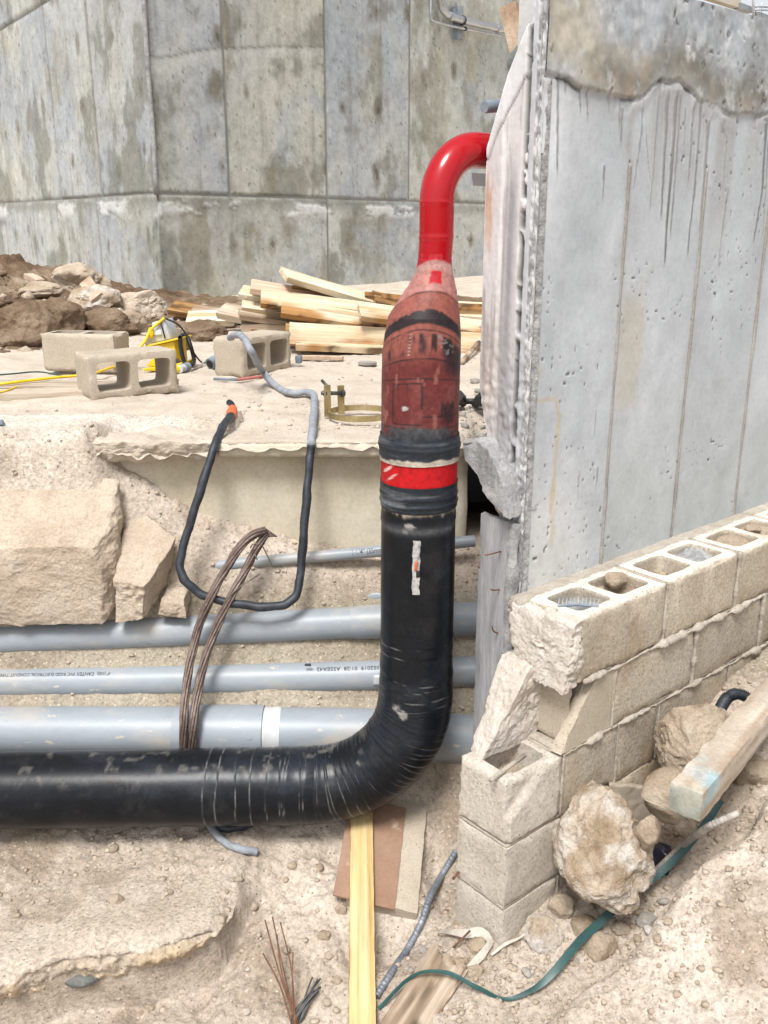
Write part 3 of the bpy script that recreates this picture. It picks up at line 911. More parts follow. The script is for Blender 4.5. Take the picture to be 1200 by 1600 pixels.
def cw_front(name, s0, s1, z0, z1, st, seed, band=False, soff=0.0):
    ss = lines(s0, s1, st); zs = lines(z0, z1, st)
    S, Z = np.meshgrid(ss, zs, indexing='ij'); s, z = S.ravel(), Z.ravel()
    p = np.stack([s, z, np.zeros_like(s)], 1)
    zb = band_z(s)
    col = np.tile(np.array((.43, .455, .48)), (len(s), 1)).astype(float)
    col = lerp3(col, np.array((.60, .625, .65)), smooth(-.5, .5, fbm(p * np.array((3, 1.3, 1)), 4, 301)))
    col = lerp3(col, np.array((.36, .38, .395)), smooth(-.2, .6, fbm(p * np.array((6, 1.6, 1)), 5, 303)) * .5)
    col = col * (1 + .09 * fbm(p * np.array((11, 7, 1)), 5, 307))[:, None]
    col = lerp3(col, np.array((.63, .605, .54)), smooth(1.45, 1.0, z) * smooth(.5, .1, s) * .55)
    col = lerp3(col, np.array((.37, .39, .375)), smooth(1.6, 1.05, z + .15 * fbm(p * 4, 3, 305)) * smooth(.40, .46, s) * .65)
    # run-down tan patch right of the first joint
    col = lerp3(col, np.array((.44, .41, .35)), smooth(.0, .02, s - .425) * smooth(.56, .52, s + .02 * fbm(p * 9, 3, 4)) * smooth(1.45, 1.5, z) * smooth(1.86, 1.74, z) * .7)
    off = fbm(p * 2.2, 3, 311) * .003 + fbm(p * 22, 3, 313) * .0008
    dn = np.zeros(len(s))
    for (pts, w0, dark) in STREAKS:
        q = np.array(pts)
        zz = np.clip(z, q[:, 1].min(), q[:, 1].max())
        o = np.argsort(q[:, 1])
        sc = np.interp(zz, q[o, 1], q[o, 0]) + .006 * fbm(np.stack([z * 3, z * 0 + w0 * 99, z * 0], 1), 3, 5) + .0015 * fbm(np.stack([z * 30, z * 0 + w0 * 99, z * 0], 1), 3, 5)
        t = (q[:, 1].max() - z) / (q[:, 1].max() - q[:, 1].min())
        wd = w0 * (1.1 - .6 * np.clip(t, 0, 1)) * (1 + .28 * fbm(np.stack([z * 22, z * 0 + w0 * 999, z * 0], 1), 3, 6))
        inside = smooth(q[:, 1].min() - .02, q[:, 1].min() + .02, z) * (z < q[:, 1].max() + .02)
        k = smooth(wd, wd * .55, np.abs(s - sc)) * inside
        dn = np.maximum(dn, k * dark)
    col = lerp3(col, np.array((.155, .155, .155)), dn)
    off += dn * .0025
    # stains in mid grey
    for (sa, sb, za, zb_, a) in ((.83, .97, 1.80, 2.26, .7), (.395, .445, 1.75, 2.31, .75), (.50, .80, 2.0, 2.3, .5), (1.0, 1.1, 2.0, 2.3, .4), (.10, .40, 2.2, 2.36, .3)):
        k = smooth(0, .03, s - sa + .02 * fbm(p * 9, 3, 8)) * smooth(0, .03, sb - s + .02 * fbm(p * 9, 3, 9)) * smooth(za, zb_, z)
        col = lerp3(col, np.array((.33, .33, .32)), k * a)
    # rust run
    for (pts, w0, a) in RUST:
        q = np.array(pts); dmin = np.full(len(s), 9.)
        for i in range(len(q) - 1):
            ab = q[i + 1] - q[i]; t = np.clip(((s - q[i, 0]) * ab[0] + (z - q[i, 1]) * ab[1]) / (ab @ ab), 0, 1)
            dmin = np.minimum(dmin, np.hypot(s - q[i, 0] - ab[0] * t, z - q[i, 1] - ab[1] * t))
        col = lerp3(col, np.array((.46, .37, .22)), smooth(w0, w0 * .3, dmin + .006 * fbm(p * 20, 3, 12)) * a)
    # bug holes
    hol = smooth(.84, .92, vnoise(p * np.array((95, 80, 1)) + 9, 321)) * smooth(.0, .2, fbm(p * 4, 2, 322) + .03)
    col = lerp3(col, np.array((.12, .12, .12)), hol * .85); off -= hol * .004
    if band:
        up = smooth(-.006, .006, z - zb)
        n1 = fbm(p * np.array((5, 4, 1)), 5, 331, gain=.6); n2 = fbm(p * 3.4 + 7, 5, 333, gain=.6); n3 = fbm(p * 55, 4, 335)
        b = np.tile(np.array((.37, .395, .42)), (len(s), 1)).astype(float)
        b = lerp3(b, np.array((.42, .395, .34)), smooth(.02, .4, n2) * .7)
        b = lerp3(b, np.array((.475, .43, .34)), smooth(.34, .1, s + .06 * n1) * smooth(-.02, .08, z - zb) * .8)
        b = lerp3(b, np.array((.22, .225, .225)), smooth(.02, .4, n1) * .65)
        b = lerp3(b, np.array((.19, .178, .145)), np.exp(-((z - zb - .05 - .03 * n1) / .05) ** 2) * smooth(.12, .3, s) * .85)
        b = lerp3(b, np.array((.60, .62, .63)), smooth(.1, .5, fbm(p * 17, 5, 337, gain=.65)) * .5)
        b = b * (1 + .3 * fbm(p * 42, 4, 339))[:, None]
        pit = smooth(.40, .54, n3) * smooth(-.1, .2, n1)
        b = lerp3(b, np.array((.12, .12, .115)), pit * .75)
        b = lerp3(b, np.array((.40, .27, .16)), smooth(.36, .5, fbm(p * np.array((9, 6, 1)) + 31, 4, 341)) * .2)
        col = col * (1 - up)[:, None] + b * up[:, None]
        off = off * (1 - up) + up * (.008 + .006 * n1 - .004 * pit)
        # crack and bulged laitance along the cold joint
        cr = np.exp(-((z - zb + .004) / .0045) ** 2) * smooth(-.25, .15, fbm(np.stack([s * 9, s * 0, s * 0], 1), 3, 55) + .15)
        col = lerp3(col, np.array((.06, .06, .055)), cr * .9); off -= cr * .004
        ooz = smooth(-.06, -.01, z - zb) * (z < zb) * smooth(.02, .2, fbm(np.stack([s * 14, z * 5, s * 0], 1), 3, 57))
        col = lerp3(col, np.array((.50, .51, .51)), ooz * .5); off += ooz * .004
    if not band:
        e = np.minimum(s - s0, s1 - s)
        col = lerp3(col, np.array((.30, .30, .295)), smooth(.010, .002, e) * .6)
    v = CW + np.outer(s, D1) + np.outer(z, UPV) + np.outer(np.full(len(s), WF), D2) - np.outer(off + soff, D2)
    f = grid_faces(len(ss), len(zs))
    n0 = np.cross(v[f[0][1]] - v[f[0][0]], v[f[0][2]] - v[f[0][0]])
    if n0 @ D2 > 0: f = f[:, ::-1]
    return obj(name, v, f, M['concrete'], cw, True, np.clip(col, 0, 1))


_B = np.array([wall_sz(*q) for q in ((850, 116), (880, 118), (905, 135), (960, 150), (1000, 152), (1030, 122), (1060, 125), (1085, 150), (1110, 165), (1150, 182), (1200, 176))])


def band_z(s):
    s = np.asarray(s, float)
    return np.interp(s, np.append(_B[:, 0], 3.5), np.append(_B[:, 1], 2.33)) + .010 * fbm(np.stack([s * 16, s * 0, s * 0], 1), 4, 71)


STREAKS = []
for pts, w0, d in ((((872, 125), (872, 200), (871, 270)), .006, .75), (((917, 138), (919, 185)), .006, .7), (((906, 138), (908, 175)), .006, .7), (((884, 120), (884, 145)), .008, .7),
                   (((950, 150), (952, 170)), .008, .5), (((944, 270), (942, 312)), .005, .7), (((1004, 150), (1003, 200), (990, 295)), .005, .55), (((1010, 220), (1016, 280)), .003, .5),
                   (((1030, 140), (1016, 325)), .006, .6), (((1042, 150), (1033, 338)), .010, .85), (((1056, 150), (1038, 410)), .011, .95), (((1062, 160), (1048, 367)), .007, .7),
                   (((1083, 165), (1075, 285)), .007, .75), (((1094, 165), (1085, 300), (1074, 397)), .008, .8), (((1105, 200), (1091, 420)), .012, .6), (((1135, 220), (1128, 300)), .004, .55),
                   (((1136, 300), (1121, 418)), .006, .55), (((1197, 185), (1190, 300), (1178, 375)), .010, .85), (((1200, 230), (1192, 365)), .005, .6), (((1128, 195), (1133, 211)), .008, .8),
                   (((972, 180), (970, 225)), .006, .6), (((968, 170), (968, 205)), .004, .6), (((1070, 180), (1068, 240)), .004, .6), (((1052, 200), (1046, 300)), .004, .5),
                   (((948, 770), (946, 830)), .003, .4), (((930, 650), (926, 690)), .003, .5), (((903, 745), (900, 790)), .003, .4), (((932, 740), (930, 760)), .004, .5)):
    STREAKS.append(([wall_sz(*q) for q in pts], w0, d))
RUST = [([wall_sz(*q) for q in ((833, 628), (868, 622), (874, 650), (866, 740), (860, 800))], .013, .55), ([wall_sz(*q) for q in ((834, 630), (832, 690), (828, 720))], .01, .6),
        ([wall_sz(*q) for q in ((838, 595), (844, 580))], .016, .5), ([wall_sz(*q) for q in ((866, 740), (862, 850))], .016, .35),
        ([wall_sz(*q) for q in ((1180, 52), (1188, 70), (1184, 95))], .012, .8)]
ZBJ = 2.17
for a, b in ((.072, .4175), (.4205, .804), (.807, 1.2), (1.203, 2.2)):
    cw_front('formwork_panel', a, b, ZB, ZBJ, .0042 if b < 1.3 else .02, 1)
cw_front('top_band', .045, 1.3, ZBJ, ZTOP, .0045, 2, True)
cw_front('top_band', 1.3, 2.2, ZBJ, ZTOP, .02, 2, True)
# formwork fins between the panels
for s_, ss_ in ((.419, 1), (.8055, 2), (1.2015, 3)):
    zz = np.linspace(ZB, ZBJ - .01, 120)
    wd = .004 + .003 * fbm(np.stack([zz * 6, zz * 0 + ss_, zz * 0], 1), 3, 4)
    v, f = tube_geo([W(s_, WF - .001, z) for z in zz], np.abs(wd) + .001, 6)
    obj('formwork_fin', v, f, M['rock_grey'], cw)
# body behind the face, its left end and its top slope
PROF = [(.012, ZB), (.06, ZB), (.072, 1.16), (.13, 1.33), (WT, 1.56), (WT, 2.19), (.125, 2.36), (.045, 2.50), (.022, ZTOP), (.012, ZTOP)]
v, f = slab_geo([(w, z) for w, z in PROF], W(.085, WF, 0), D2, UPV, D1, .45, .012, .0025, 5)
endcol = np.zeros((len(v), 3))
_w = (v - CW) @ D2 - WF; _z = v[:, 2]
_pp = np.stack([_w * 1, _z, _w * 0], 1)
base = np.tile(np.array((.60, .56, .56)), (len(v), 1))
base = lerp3(base, np.array((.70, .68, .68)), smooth(-.1, .3, fbm(_pp * np.array((20, 2, 1)), 4, 3)))
endcol = base
obj('wall_core', v, f, M['concrete'], cw, True, endcol, sharp=40)
# the end face as its own relief: board-marked grey strip, key joint and broken aggregate edge
ws = lines(.0, WT - .002, .0035); zs = lines(ZB, ZTOP - .005, .0065)
Wg, Zg = np.meshgrid(ws, zs, indexing='ij'); w_, z_ = Wg.ravel(), Zg.ravel()
lim = np.interp(z_, [p[1] for p in PROF[1:9]], [p[0] for p in PROF[1:9]])
w_ = np.minimum(w_, lim - .001)
p = np.stack([w_, z_, np.zeros_like(w_)], 1)
col = np.tile(np.array((.54, .515, .515)), (len(w_), 1)).astype(float)
col = lerp3(col, np.array((.64, .625, .625)), smooth(-.1, .3, fbm(p * np.array((40, 2.2, 1)), 4, 401)))
col = lerp3(col, np.array((.33, .30, .29)), smooth(.12, .4, fbm(p * np.array((70, 3, 1)), 5, 403, gain=.65)) * .8)
col = lerp3(col, np.array((.48, .25, .14)), smooth(.16, .4, fbm(p * np.array((60, 5, 1)), 4, 405)) * smooth(.12, .16, w_) * smooth(2.24, 2.1, z_) * smooth(1.8, 2.05, z_) * .7)
gs = np.exp(-((w_ - .093 + .012 * (z_ - 1.9)) / .018) ** 2) * smooth(2.22, 2.05, z_)
col = lerp3(col, np.array((.27, .265, .28)), gs * .95)
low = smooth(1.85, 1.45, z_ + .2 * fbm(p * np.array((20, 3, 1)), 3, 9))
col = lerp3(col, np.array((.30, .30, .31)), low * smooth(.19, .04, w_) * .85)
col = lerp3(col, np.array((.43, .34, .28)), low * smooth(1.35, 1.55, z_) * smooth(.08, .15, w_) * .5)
off = fbm(p * np.array((30, 2, 1)), 4, 411) * .0012 + fbm(p * np.array((90, 40, 1)), 3, 412) * .0012
off += low * fbm(p * 60, 4, 413) * .006
def end_wz(px, py):
    d = ray(px, py); k = ((CW + D1 * .048 - ORI) @ D1) / (d @ D1); q = ORI + d * k
    return float((q - CW) @ D2) - WF, float(q[2])


_cr = np.array([end_wz(*q) for q in ((849, 40), (838, 80), (815, 135), (793, 175), (775, 212), (762, 250))]); _o = np.argsort(_cr[:, 0])
zc_ = np.interp(w_, _cr[_o, 0], _cr[_o, 1]) + .006 * fbm(p * 25, 3, 431)
col = lerp3(col, np.array((.62, .62, .63)), smooth(.0, .03, z_ - zc_) * .8)
ck = np.exp(-((z_ - zc_) / .005) ** 2)
col = lerp3(col, np.array((.12, .115, .115)), ck * .8); off -= ck * .004
kj = smooth(.043, .047, w_) * smooth(.062, .058, w_)            # water-stop key: toothed slot, dark residue plus cavity shade painted into its colour
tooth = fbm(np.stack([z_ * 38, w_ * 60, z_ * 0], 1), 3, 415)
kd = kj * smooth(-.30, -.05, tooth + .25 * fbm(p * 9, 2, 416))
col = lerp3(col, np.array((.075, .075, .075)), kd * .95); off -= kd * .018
st = smooth(.026, .029, w_) * smooth(.043, .040, w_)
col = lerp3(col, np.array((.40, .42, .45)), st * .8)
ag = smooth(.028, .024, w_)
agn = fbm(p * 85, 3, 417)
col = lerp3(col, np.array((.36, .37, .38)), ag)
col = lerp3(col, np.array((.58, .58, .575)), ag * smooth(.12, .3, agn)); col = lerp3(col, np.array((.2, .2, .2)), ag * smooth(-.1, -.35, agn) * .9)
off += ag * agn * .003
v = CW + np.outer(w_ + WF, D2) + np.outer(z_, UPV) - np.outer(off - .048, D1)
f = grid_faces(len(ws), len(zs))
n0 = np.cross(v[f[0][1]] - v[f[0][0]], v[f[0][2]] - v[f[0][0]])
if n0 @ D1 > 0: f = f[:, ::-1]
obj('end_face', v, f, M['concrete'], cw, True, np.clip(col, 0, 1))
# crumbled corner of bare aggregate between end and front
zz = lines(ZB, ZTOP, .006)
aa = np.linspace(0, 1, 9)
A, Zg = np.meshgrid(aa, zz, indexing='ij'); a_, z_ = A.ravel(), Zg.ravel()
s_ = .045 + .030 * a_ + .0
w_ = WF + .012 - .014 * np.sin(a_ * math.pi / 2)
p = np.stack([a_ * .05, z_, z_ * 0], 1)
n = fbm(p * 70, 4, 421)
v = CW + np.outer(s_ - .003 * n, D1) + np.outer(w_ - n * .003, D2) + np.outer(z_, UPV)
f = grid_faces(len(aa), len(zz))
n0 = np.cross(v[f[0][1]] - v[f[0][0]], v[f[0][2]] - v[f[0][0]])
if n0 @ D2 > 0: f = f[:, ::-1]
obj('broken_arris', v, f, M['aggregate'], cw)
v, f = slab_geo([(.10, ZB), (2.2, ZB), (2.2, ZTOP - .004), (.10, ZTOP - .004)], W(0, WF + .02, 0), D1, UPV, D2, .12, .08, .0, 6)
obj('wall_body', v, f, M['concrete'], cw, False, np.tile((.5, .5, .5), (len(v), 1)))
# ---------------------------------------------------------------- tan block wall
bw = empty('block_wall', W(.4, .1, 0), 'tan hollow block wall stepping down to a broken end under the pale concrete wall', 'wall')
_bseed = [0]


def wall_block(s0, s1, row, cells, m, open_top=False, name='block', chip=.004):
    _bseed[0] += 1
    L = s1 - s0; z0 = row * .2 + .0025
    jz = random.Random(_bseed[0]).uniform(-.0015, .0015)
    if cells:
        v, f = cmu_geo(L, .19, .1945, cells, .012, .0012, chip, _bseed[0])
    else:
        v, f = box_geo((L, .19, .1945), .016, .0012, chip, 28, _bseed[0])
    tint = None
    if m is M['cmu']:
        m = M['cmu_wall']
        P_ = place(v, W(s0, jz, z0), D1, D2, UPV)
        tint = np.ones((len(v), 3)) * random.Random(_bseed[0] * 3).uniform(.93, 1.08)
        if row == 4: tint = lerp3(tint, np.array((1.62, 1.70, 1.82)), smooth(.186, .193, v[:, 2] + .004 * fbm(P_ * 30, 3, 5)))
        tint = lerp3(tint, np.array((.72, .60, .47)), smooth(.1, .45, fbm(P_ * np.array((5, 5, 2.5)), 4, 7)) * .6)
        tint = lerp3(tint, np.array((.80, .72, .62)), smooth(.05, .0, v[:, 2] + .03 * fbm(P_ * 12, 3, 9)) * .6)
        tint = lerp3(tint, np.array((1.45, 1.5, 1.55)), smooth(.22, .5, fbm(P_ * np.array((16, 16, 5)), 4, 11)) * .55)
    if row == 2 and s0 < -.2:                                   # spalled arris
        k = smooth(.0, .014, v[:, 2] - .085 - .8 * (v[:, 0] - .015) + .012 * fbm(v * 40, 3, 3)) * (v[:, 1] < .03) * smooth(.035, .0, v[:, 1])
        v[:, 1] += k * (.013 + .010 * fbm(v * 60, 4, 5))
    return obj(name, place(v, W(s0, jz, z0), D1, D2, UPV), f, m, bw, True, tint, sharp=45)


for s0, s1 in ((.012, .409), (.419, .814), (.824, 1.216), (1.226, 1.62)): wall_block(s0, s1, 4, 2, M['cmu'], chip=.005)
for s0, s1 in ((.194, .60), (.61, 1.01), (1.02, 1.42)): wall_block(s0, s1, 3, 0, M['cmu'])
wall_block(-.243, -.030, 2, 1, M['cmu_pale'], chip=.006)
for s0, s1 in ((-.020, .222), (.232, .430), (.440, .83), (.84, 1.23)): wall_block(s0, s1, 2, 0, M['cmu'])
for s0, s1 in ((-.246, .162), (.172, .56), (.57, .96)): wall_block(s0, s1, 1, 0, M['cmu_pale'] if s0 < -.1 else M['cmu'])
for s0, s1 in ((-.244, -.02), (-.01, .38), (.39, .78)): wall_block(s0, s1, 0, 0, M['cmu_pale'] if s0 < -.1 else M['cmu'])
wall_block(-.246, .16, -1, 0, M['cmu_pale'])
# the broken block of the fourth course: front shell, web, back shell
v, f = slab_geo([(.108, .797), (.184, .797), (.184, .604), (-.042, .604), (-.020, .64), (.015, .685), (.048, .73), (.085, .775)], W(0, .0, 0), D1, UPV, D2, .036, .0045, .0055, 3)
obj('broken_block', v, f, M['cmu'], bw, True, tag and None, sharp=40)
v, f = box_geo((.034, .125, .193), .010, .0015, .004, 30, 8)
obj('block_web', place(v, W(.004, .031, .604), D1, D2, UPV), f, M['cmu'], bw, True, sharp=45)
v, f = hex_geo([W(-.215, .135, .588), W(.0, .120, .588), W(.0, .200, .588), W(-.20, .196, .588), W(-.045, .115, .83), W(.04, .110, .83), W(.04, .225, .83), W(-.045, .225, .83)], 54, .005, 18, 23, .05, 6, .012)
obj('broken_block', v, f, M['white_mortar'], bw)
v, f = slab_geo([(-.01, .80), (.184, .80), (.184, .604), (-.02, .604)], W(0, .155, 0), D1, UPV, D2, .034, .01, .002, 4)
obj('block_shell', v, f, M['cmu'], bw, True, None, sharp=40)
# fractured core of the front shell, pale aggregate
v, f = hex_geo([W(-.03, .026, .604), W(.03, .026, .604), W(.03, .05, .604), W(-.01, .05, .604), W(.085, .024, .79), W(.13, .024, .79), W(.13, .055, .79), W(.09, .055, .79)], 18, .006, 30, 12, .05)
obj('fracture', v, f, M['mortar'], bw)
# mortar: bed strips, head joints and squeezed-out beads
def bed(s0, s1, z, seed, r=.006, out=.001):
    v, f = box_geo((s1 - s0, .186, .010), .02, .0015, .002, 30, seed)
    obj('mortar_bed', place(v, W(s0, .003, z - .005), D1, D2, UPV), f, M['mortar'], bw)
    n = int((s1 - s0) / .006)
    ss = np.linspace(s0, s1, n)
    q = np.stack([ss * 18, ss * 0 + seed, ss * 0], 1)
    rr = np.clip(r * (1 + 1.5 * fbm(q, 4, seed)), .0022, .022)
    rr = rr * (1 - .75 * smooth(.1, .35, fbm(np.stack([ss * 7, ss * 0 + seed, ss * 0 + 4], 1), 3, seed + 8)))
    pth = np.array([W(s, -out + .001, z) for s in ss]) + np.outer(fbm(q * .6, 3, seed + 2) * .007, UPV)
    v, f = tube_geo(pth, rr, 8)
    v = v + np.stack([fbm(v * 70 + 9 * k, 3, seed + k) for k in range(3)], 1) * .003
    if r > .004: obj('mortar_bead', v, f, M['mortar'], bw)


bed(.04, 1.62, .8, 1, .0095, .003)
bed(-.03, 1.42, .6, 2, .0085, .002)
bed(-.243, 1.2, .4, 3, .0036, -.002)
bed(-.244, .9, .2, 4, .0034, -.002)
bed(-.244, .1, .0, 5, .003, -.002)


def head(s, row, seed, r=.0045):
    zz = np.linspace(row * .2 + .002, row * .2 + .198, 30)
    q = np.stack([zz * 22, zz * 0 + seed * 3, zz * 0], 1)
    pth = np.array([W(s, .0005, z) for z in zz]) + np.outer(fbm(q, 3, seed) * .003, D1)
    rr = np.clip(r * (1 + 1.1 * fbm(q, 3, seed + 5)), .002, .012)
    g1 = tube_geo(pth, rr, 8)
    v, f = box_geo((.012, .182, .196), .02, .001, .001, 30, seed)
    g2 = (place(v, W(s - .006, .004, row * .2 + .002), D1, D2, UPV), f)
    v, f = join([g1, g2])
    obj('mortar_joint', v, f, M['mortar'], bw)


for s, row, r in ((.414, 4, .005), (.819, 4, .008), (1.221, 4, .006), (.189, 3, .0045), (.605, 3, .007), (1.015, 3, .006), (-.025, 2, .006), (.227, 2, .0045), (.435, 2, .005), (.835, 2, .004), (.167, 1, .004), (-.015, 0, .003), (.385, 0, .004)):
    head(s, row, int(s * 100 + row * 7 + 60), r)
# crumbled white mortar over the broken end and behind the top course
v, f = hex_geo([W(-.045, -.002, .785), W(.03, -.004, .80), W(.03, .20, .80), W(-.03, .20, .78), W(-.012, .0, .985), W(.02, -.001, 1.0), W(.02, .235, .985), W(-.02, .235, .98)], 64, .007, 15, 21, .10, 6, .022)
obj('mortar_crust', v, f, M['white_mortar'], bw)
v, f = hex_geo([W(-.02, .188, .90), W(1.9, .188, .90), W(1.9, .252, .90), W(.0, .252, .90), W(-.02, .186, .988), W(1.9, .186, .988), W(1.9, .252, .985), W(.0, .252, .985)], 60, .006, 16, 24, .02, 5, .006)
obj('mortar_fillet', v, f, M['mortar'], bw)
# dusting of spilt mortar on top of the webs is in the block material; grout in the cells
for i, (s, dz) in enumerate(((.12, -.036), (.305, -.03), (.523, -.05), (.71, -.016), (.93, -.018), (1.12, -.014), (1.34, -.02))):
    v, f = hex_geo([W(s - .08, .028, .83), W(s + .08, .028, .83), W(s + .08, .162, .83), W(s - .08, .162, .83), W(s - .08, .028, 1.0 + dz), W(s + .08, .028, .99 + dz), W(s + .08, .162, 1.0 + dz), W(s - .08, .162, .985 + dz)], 22, .012, 22, 30 + i, .0, 5, .012)
    obj('cell_fill', v, f, M['concrete_rubble'] if i in (0, 3) else M['rock'], bw)
v, f = hex_geo([W(-.215, .028, .41), W(-.055, .028, .41), W(-.055, .162, .41), W(-.215, .162, .41), W(-.215, .028, .50), W(-.055, .028, .47), W(-.055, .162, .53), W(-.215, .162, .55)], 22, .010, 22, 41, .0, 5, .010)
obj('cell_fill', v, f, M['rock'], bw)


def single(name, v, f, m, label, cat, group=None, kind=None, **kw):
    return tag(obj(name, v, f, m, None, **kw), label, cat, group, kind)


def rib_tube(path, r, pitch=.010, rib=.0012, n=14, seg=9, st=.0022):
    pth = catmull(path, n)
    d = np.r_[0, np.cumsum(np.linalg.norm(np.diff(pth, axis=0), axis=1))]
    k = np.arange(0, d[-1], st)
    pth = np.stack([np.interp(k, d, pth[:, i]) for i in range(3)], 1)
    rr = r + rib * (np.sin(k / pitch * 2 * math.pi) > .35)
    return tube_geo(pth, rr, seg)


# things lying on the wall top
for i, (px, py, sx, sy, sz, lab) in enumerate(((962, 906, .072, .06, .05, 'cream limestone chunk sitting in the second open cell of the block wall top'),
                                               (1176, 826, .06, .05, .03, 'small tan stone in the farthest open cell of the block wall top'))):
    c = atZ(px, py, .995)
    v, f = rock_geo(c, (sx, sy, sz), 300 + i, 4, 12, .05, .5 + i)
    single('limestone_chunk', v, f, M['rock'], lab, 'stone')
c0 = atZ(898, 940, 1.0)
cb = empty('plastic_comb', c0, 'small grey toothed plastic strip in the nearest open cell of the block wall top', 'comb')
spine = [atZ(872 + i * 6.2, 945 + .6 * abs(i - 5), .998) for i in range(11)]
v, f = tube_geo(catmull(spine, 3), .0035, 6); obj('spine', v, f, M['blue_grey'], cb)
for i, sp in enumerate(spine):
    tip = sp + np.array((.012, .045, .010)) * (1 - .02 * abs(i - 5))
    v, f = tube_geo(np.array([sp, (sp + tip) / 2 + UPV * .004, tip]), .0022, 5); obj('tooth', v, f, M['pvc'], cb)
v, f = tube_geo(np.array([atZ(766, 1219, .605), atZ(820, 1180, .608)]), .0065, 10)
single('short_rod', v, f, M['mortar'], 'dusty short rod laid across the open cell of the broken block column', 'rod')
# grey form board below the wall end
fb = empty('form_board', W(.0, .3, .3), 'weathered grey upright board with bent nails under the concrete wall end', 'board')
v, f = box_geo((.022, .115, .95), .02, .002, .003, 20, 3)
obj('board', place(v, W(.018, .275, .25), D1, D2, UPV), f, M['pvc_board'], fb, sharp=40)
v, f = box_geo((.03, .03, .95), .02, .003, .004, 20, 4)
obj('batten', place(v, W(.008, .246, .25), D1, D2, UPV), f, M['concrete_rubble'], fb, sharp=40)
for (a, b, c) in (((766, 865), (795, 858), None), ((774, 918), (796, 918), None), ((776, 975), (792, 990), (788, 984))):
    pts = [atW(*q, .30) - D1 * .02 for q in (a, b)]
    pts = np.array([pts[0] - D1 * .0, (pts[0] + pts[1]) / 2 - D1 * .012, pts[1] + D1 * .012])
    v, f = tube_geo(catmull(pts, 5), .0022, 6); obj('nail', v, f, M['rust'], fb)
# pale concrete lump hanging by the wall foot
def atS(px, py, s_):
    d = ray(px, py); k = ((CW + D1 * s_ - ORI) @ D1) / (d @ D1); return ORI + d * k


_lp = [atS(*q, -.01) for q in ((722, 694), (742, 688), (764, 706), (780, 742), (795, 790), (797, 812), (782, 798), (756, 768), (740, 735))]
v, f = slab_geo([((p - CW) @ D2, p[2]) for p in _lp], W(-.01, 0, 0), D2, UPV, unit(D1 + UPV * .10), .11, .009, .007, 33)
v = v + np.stack([fbm(v * 16 + k, 5, 3 + k) for k in range(3)], 1) * .011
single('concrete_lump', v, f, M['concrete_rubble'], 'pale grey broken concrete lump between the red banded pipe and the wall end', 'concrete', sharp=50)

# ---------------------------------------------------------------- the big pipe
PY_ = 2.60
PX0 = .099


def zf(py, Yf=2.49):
    d = ray(655, py); return 2 + d[2] * Yf / d[1]


_pys = np.arange(380, 1000, 2.0); _pz = np.array([zf(q) for q in _pys])


def pyof(z): return np.interp(z, _pz[::-1], _pys[::-1])


pipe = empty('pipe', (PX0, PY_, .15), 'big black wrapped pipe bending upright with red band, maroon reducer and red elbow', 'pipe')
RB = .33; ZH = .272; ZC = zf(795)
hx = np.concatenate([np.linspace(-4, -1.4, 30, endpoint=False), np.linspace(-1.4, PX0 - RB, 320, endpoint=False)])
P1 = np.stack([hx, PY_ + (hx - PX0) * .012, ZH + (hx + .23) * .008], 1)
ang = np.linspace(0, math.pi / 2, 230, endpoint=False)
P2 = np.stack([PX0 - RB + RB * np.sin(ang), np.full_like(ang, PY_), ZH + RB - RB * np.cos(ang)], 1)
zz = np.linspace(ZH + RB, ZC, 150)
P3 = np.stack([PX0 + (zz - ZH - RB) * .004, np.full_like(zz, PY_), zz], 1)
PP = np.vstack([P1, P2, P3])
arc = np.r_[0, np.cumsum(np.linalg.norm(np.diff(PP, axis=0), axis=1))]
bend0 = arc[len(P1)]; bend1 = arc[len(P1) + len(P2)]
base_r = np.interp(arc, [arc[0], bend0, bend1, bend1 + .15, arc[-1]], [.122, .121, .115, .111, .109])
SEG = 88
T, N, B = frames(PP)
th = np.linspace(0, 2 * math.pi, SEG, endpoint=False)
# tape laps: position along the pipe (metres), slant, height
rsL = random.Random(4)
laps = []
a = bend0 - .30
for d in (-.33, -.29, -.235, -.185): laps.append((bend0 + d + .0, rsL.uniform(-.01, .01), .0016))
a = bend0 - .13
while a < bend1 + .02:
    laps.append((a, rsL.uniform(-.012, .012), rsL.uniform(.0010, .0022))); a += rsL.uniform(.012, .030)
for d in (.05, .085, .16, .19): laps.append((bend1 + d, rsL.uniform(-.02, .02), .0014))
laps.append((arc[-1] - .06, .004, .002))
A2 = arc[:, None] + 0 * th[None, :]
pts_flat = (PP[:, None, :] + (N[:, None, :] * np.cos(th)[None, :, None] + B[:, None, :] * np.sin(th)[None, :, None]) * base_r[:, None, None])
pf = pts_flat.reshape(-1, 3)
wob = fbm(pf * 7, 3, 601).reshape(A2.shape) * .010
rad = np.zeros_like(A2); lite = np.zeros_like(A2)
brk = fbm(pf * 13, 4, 603).reshape(A2.shape)
for (a0, sl, h) in laps:
    d = A2 - a0 - sl * np.cos(th + a0 * 3)[None, :] - wob
    rad += h * smooth(.0, .003, d) * smooth(.035, .003, d)
    lite = np.maximum(lite, np.exp(-((d) / .0012) ** 2) * smooth(-.22, .2, brk))
R = base_r[:, None] + rad + fbm(pf * 5, 3, 605).reshape(A2.shape) * .0014
V = PP[:, None, :] + (N[:, None, :] * np.cos(th)[None, :, None] + B[:, None, :] * np.sin(th)[None, :, None]) * R[:, :, None]
V = V.reshape(-1, 3)
col = np.tile(np.array((.0075, .009, .012)), (len(V), 1)).astype(float)
col = lerp3(col, np.array((.016, .020, .027)), smooth(.0, .35, fbm(V * np.array((3, 8, 8)), 4, 611)) * .8)
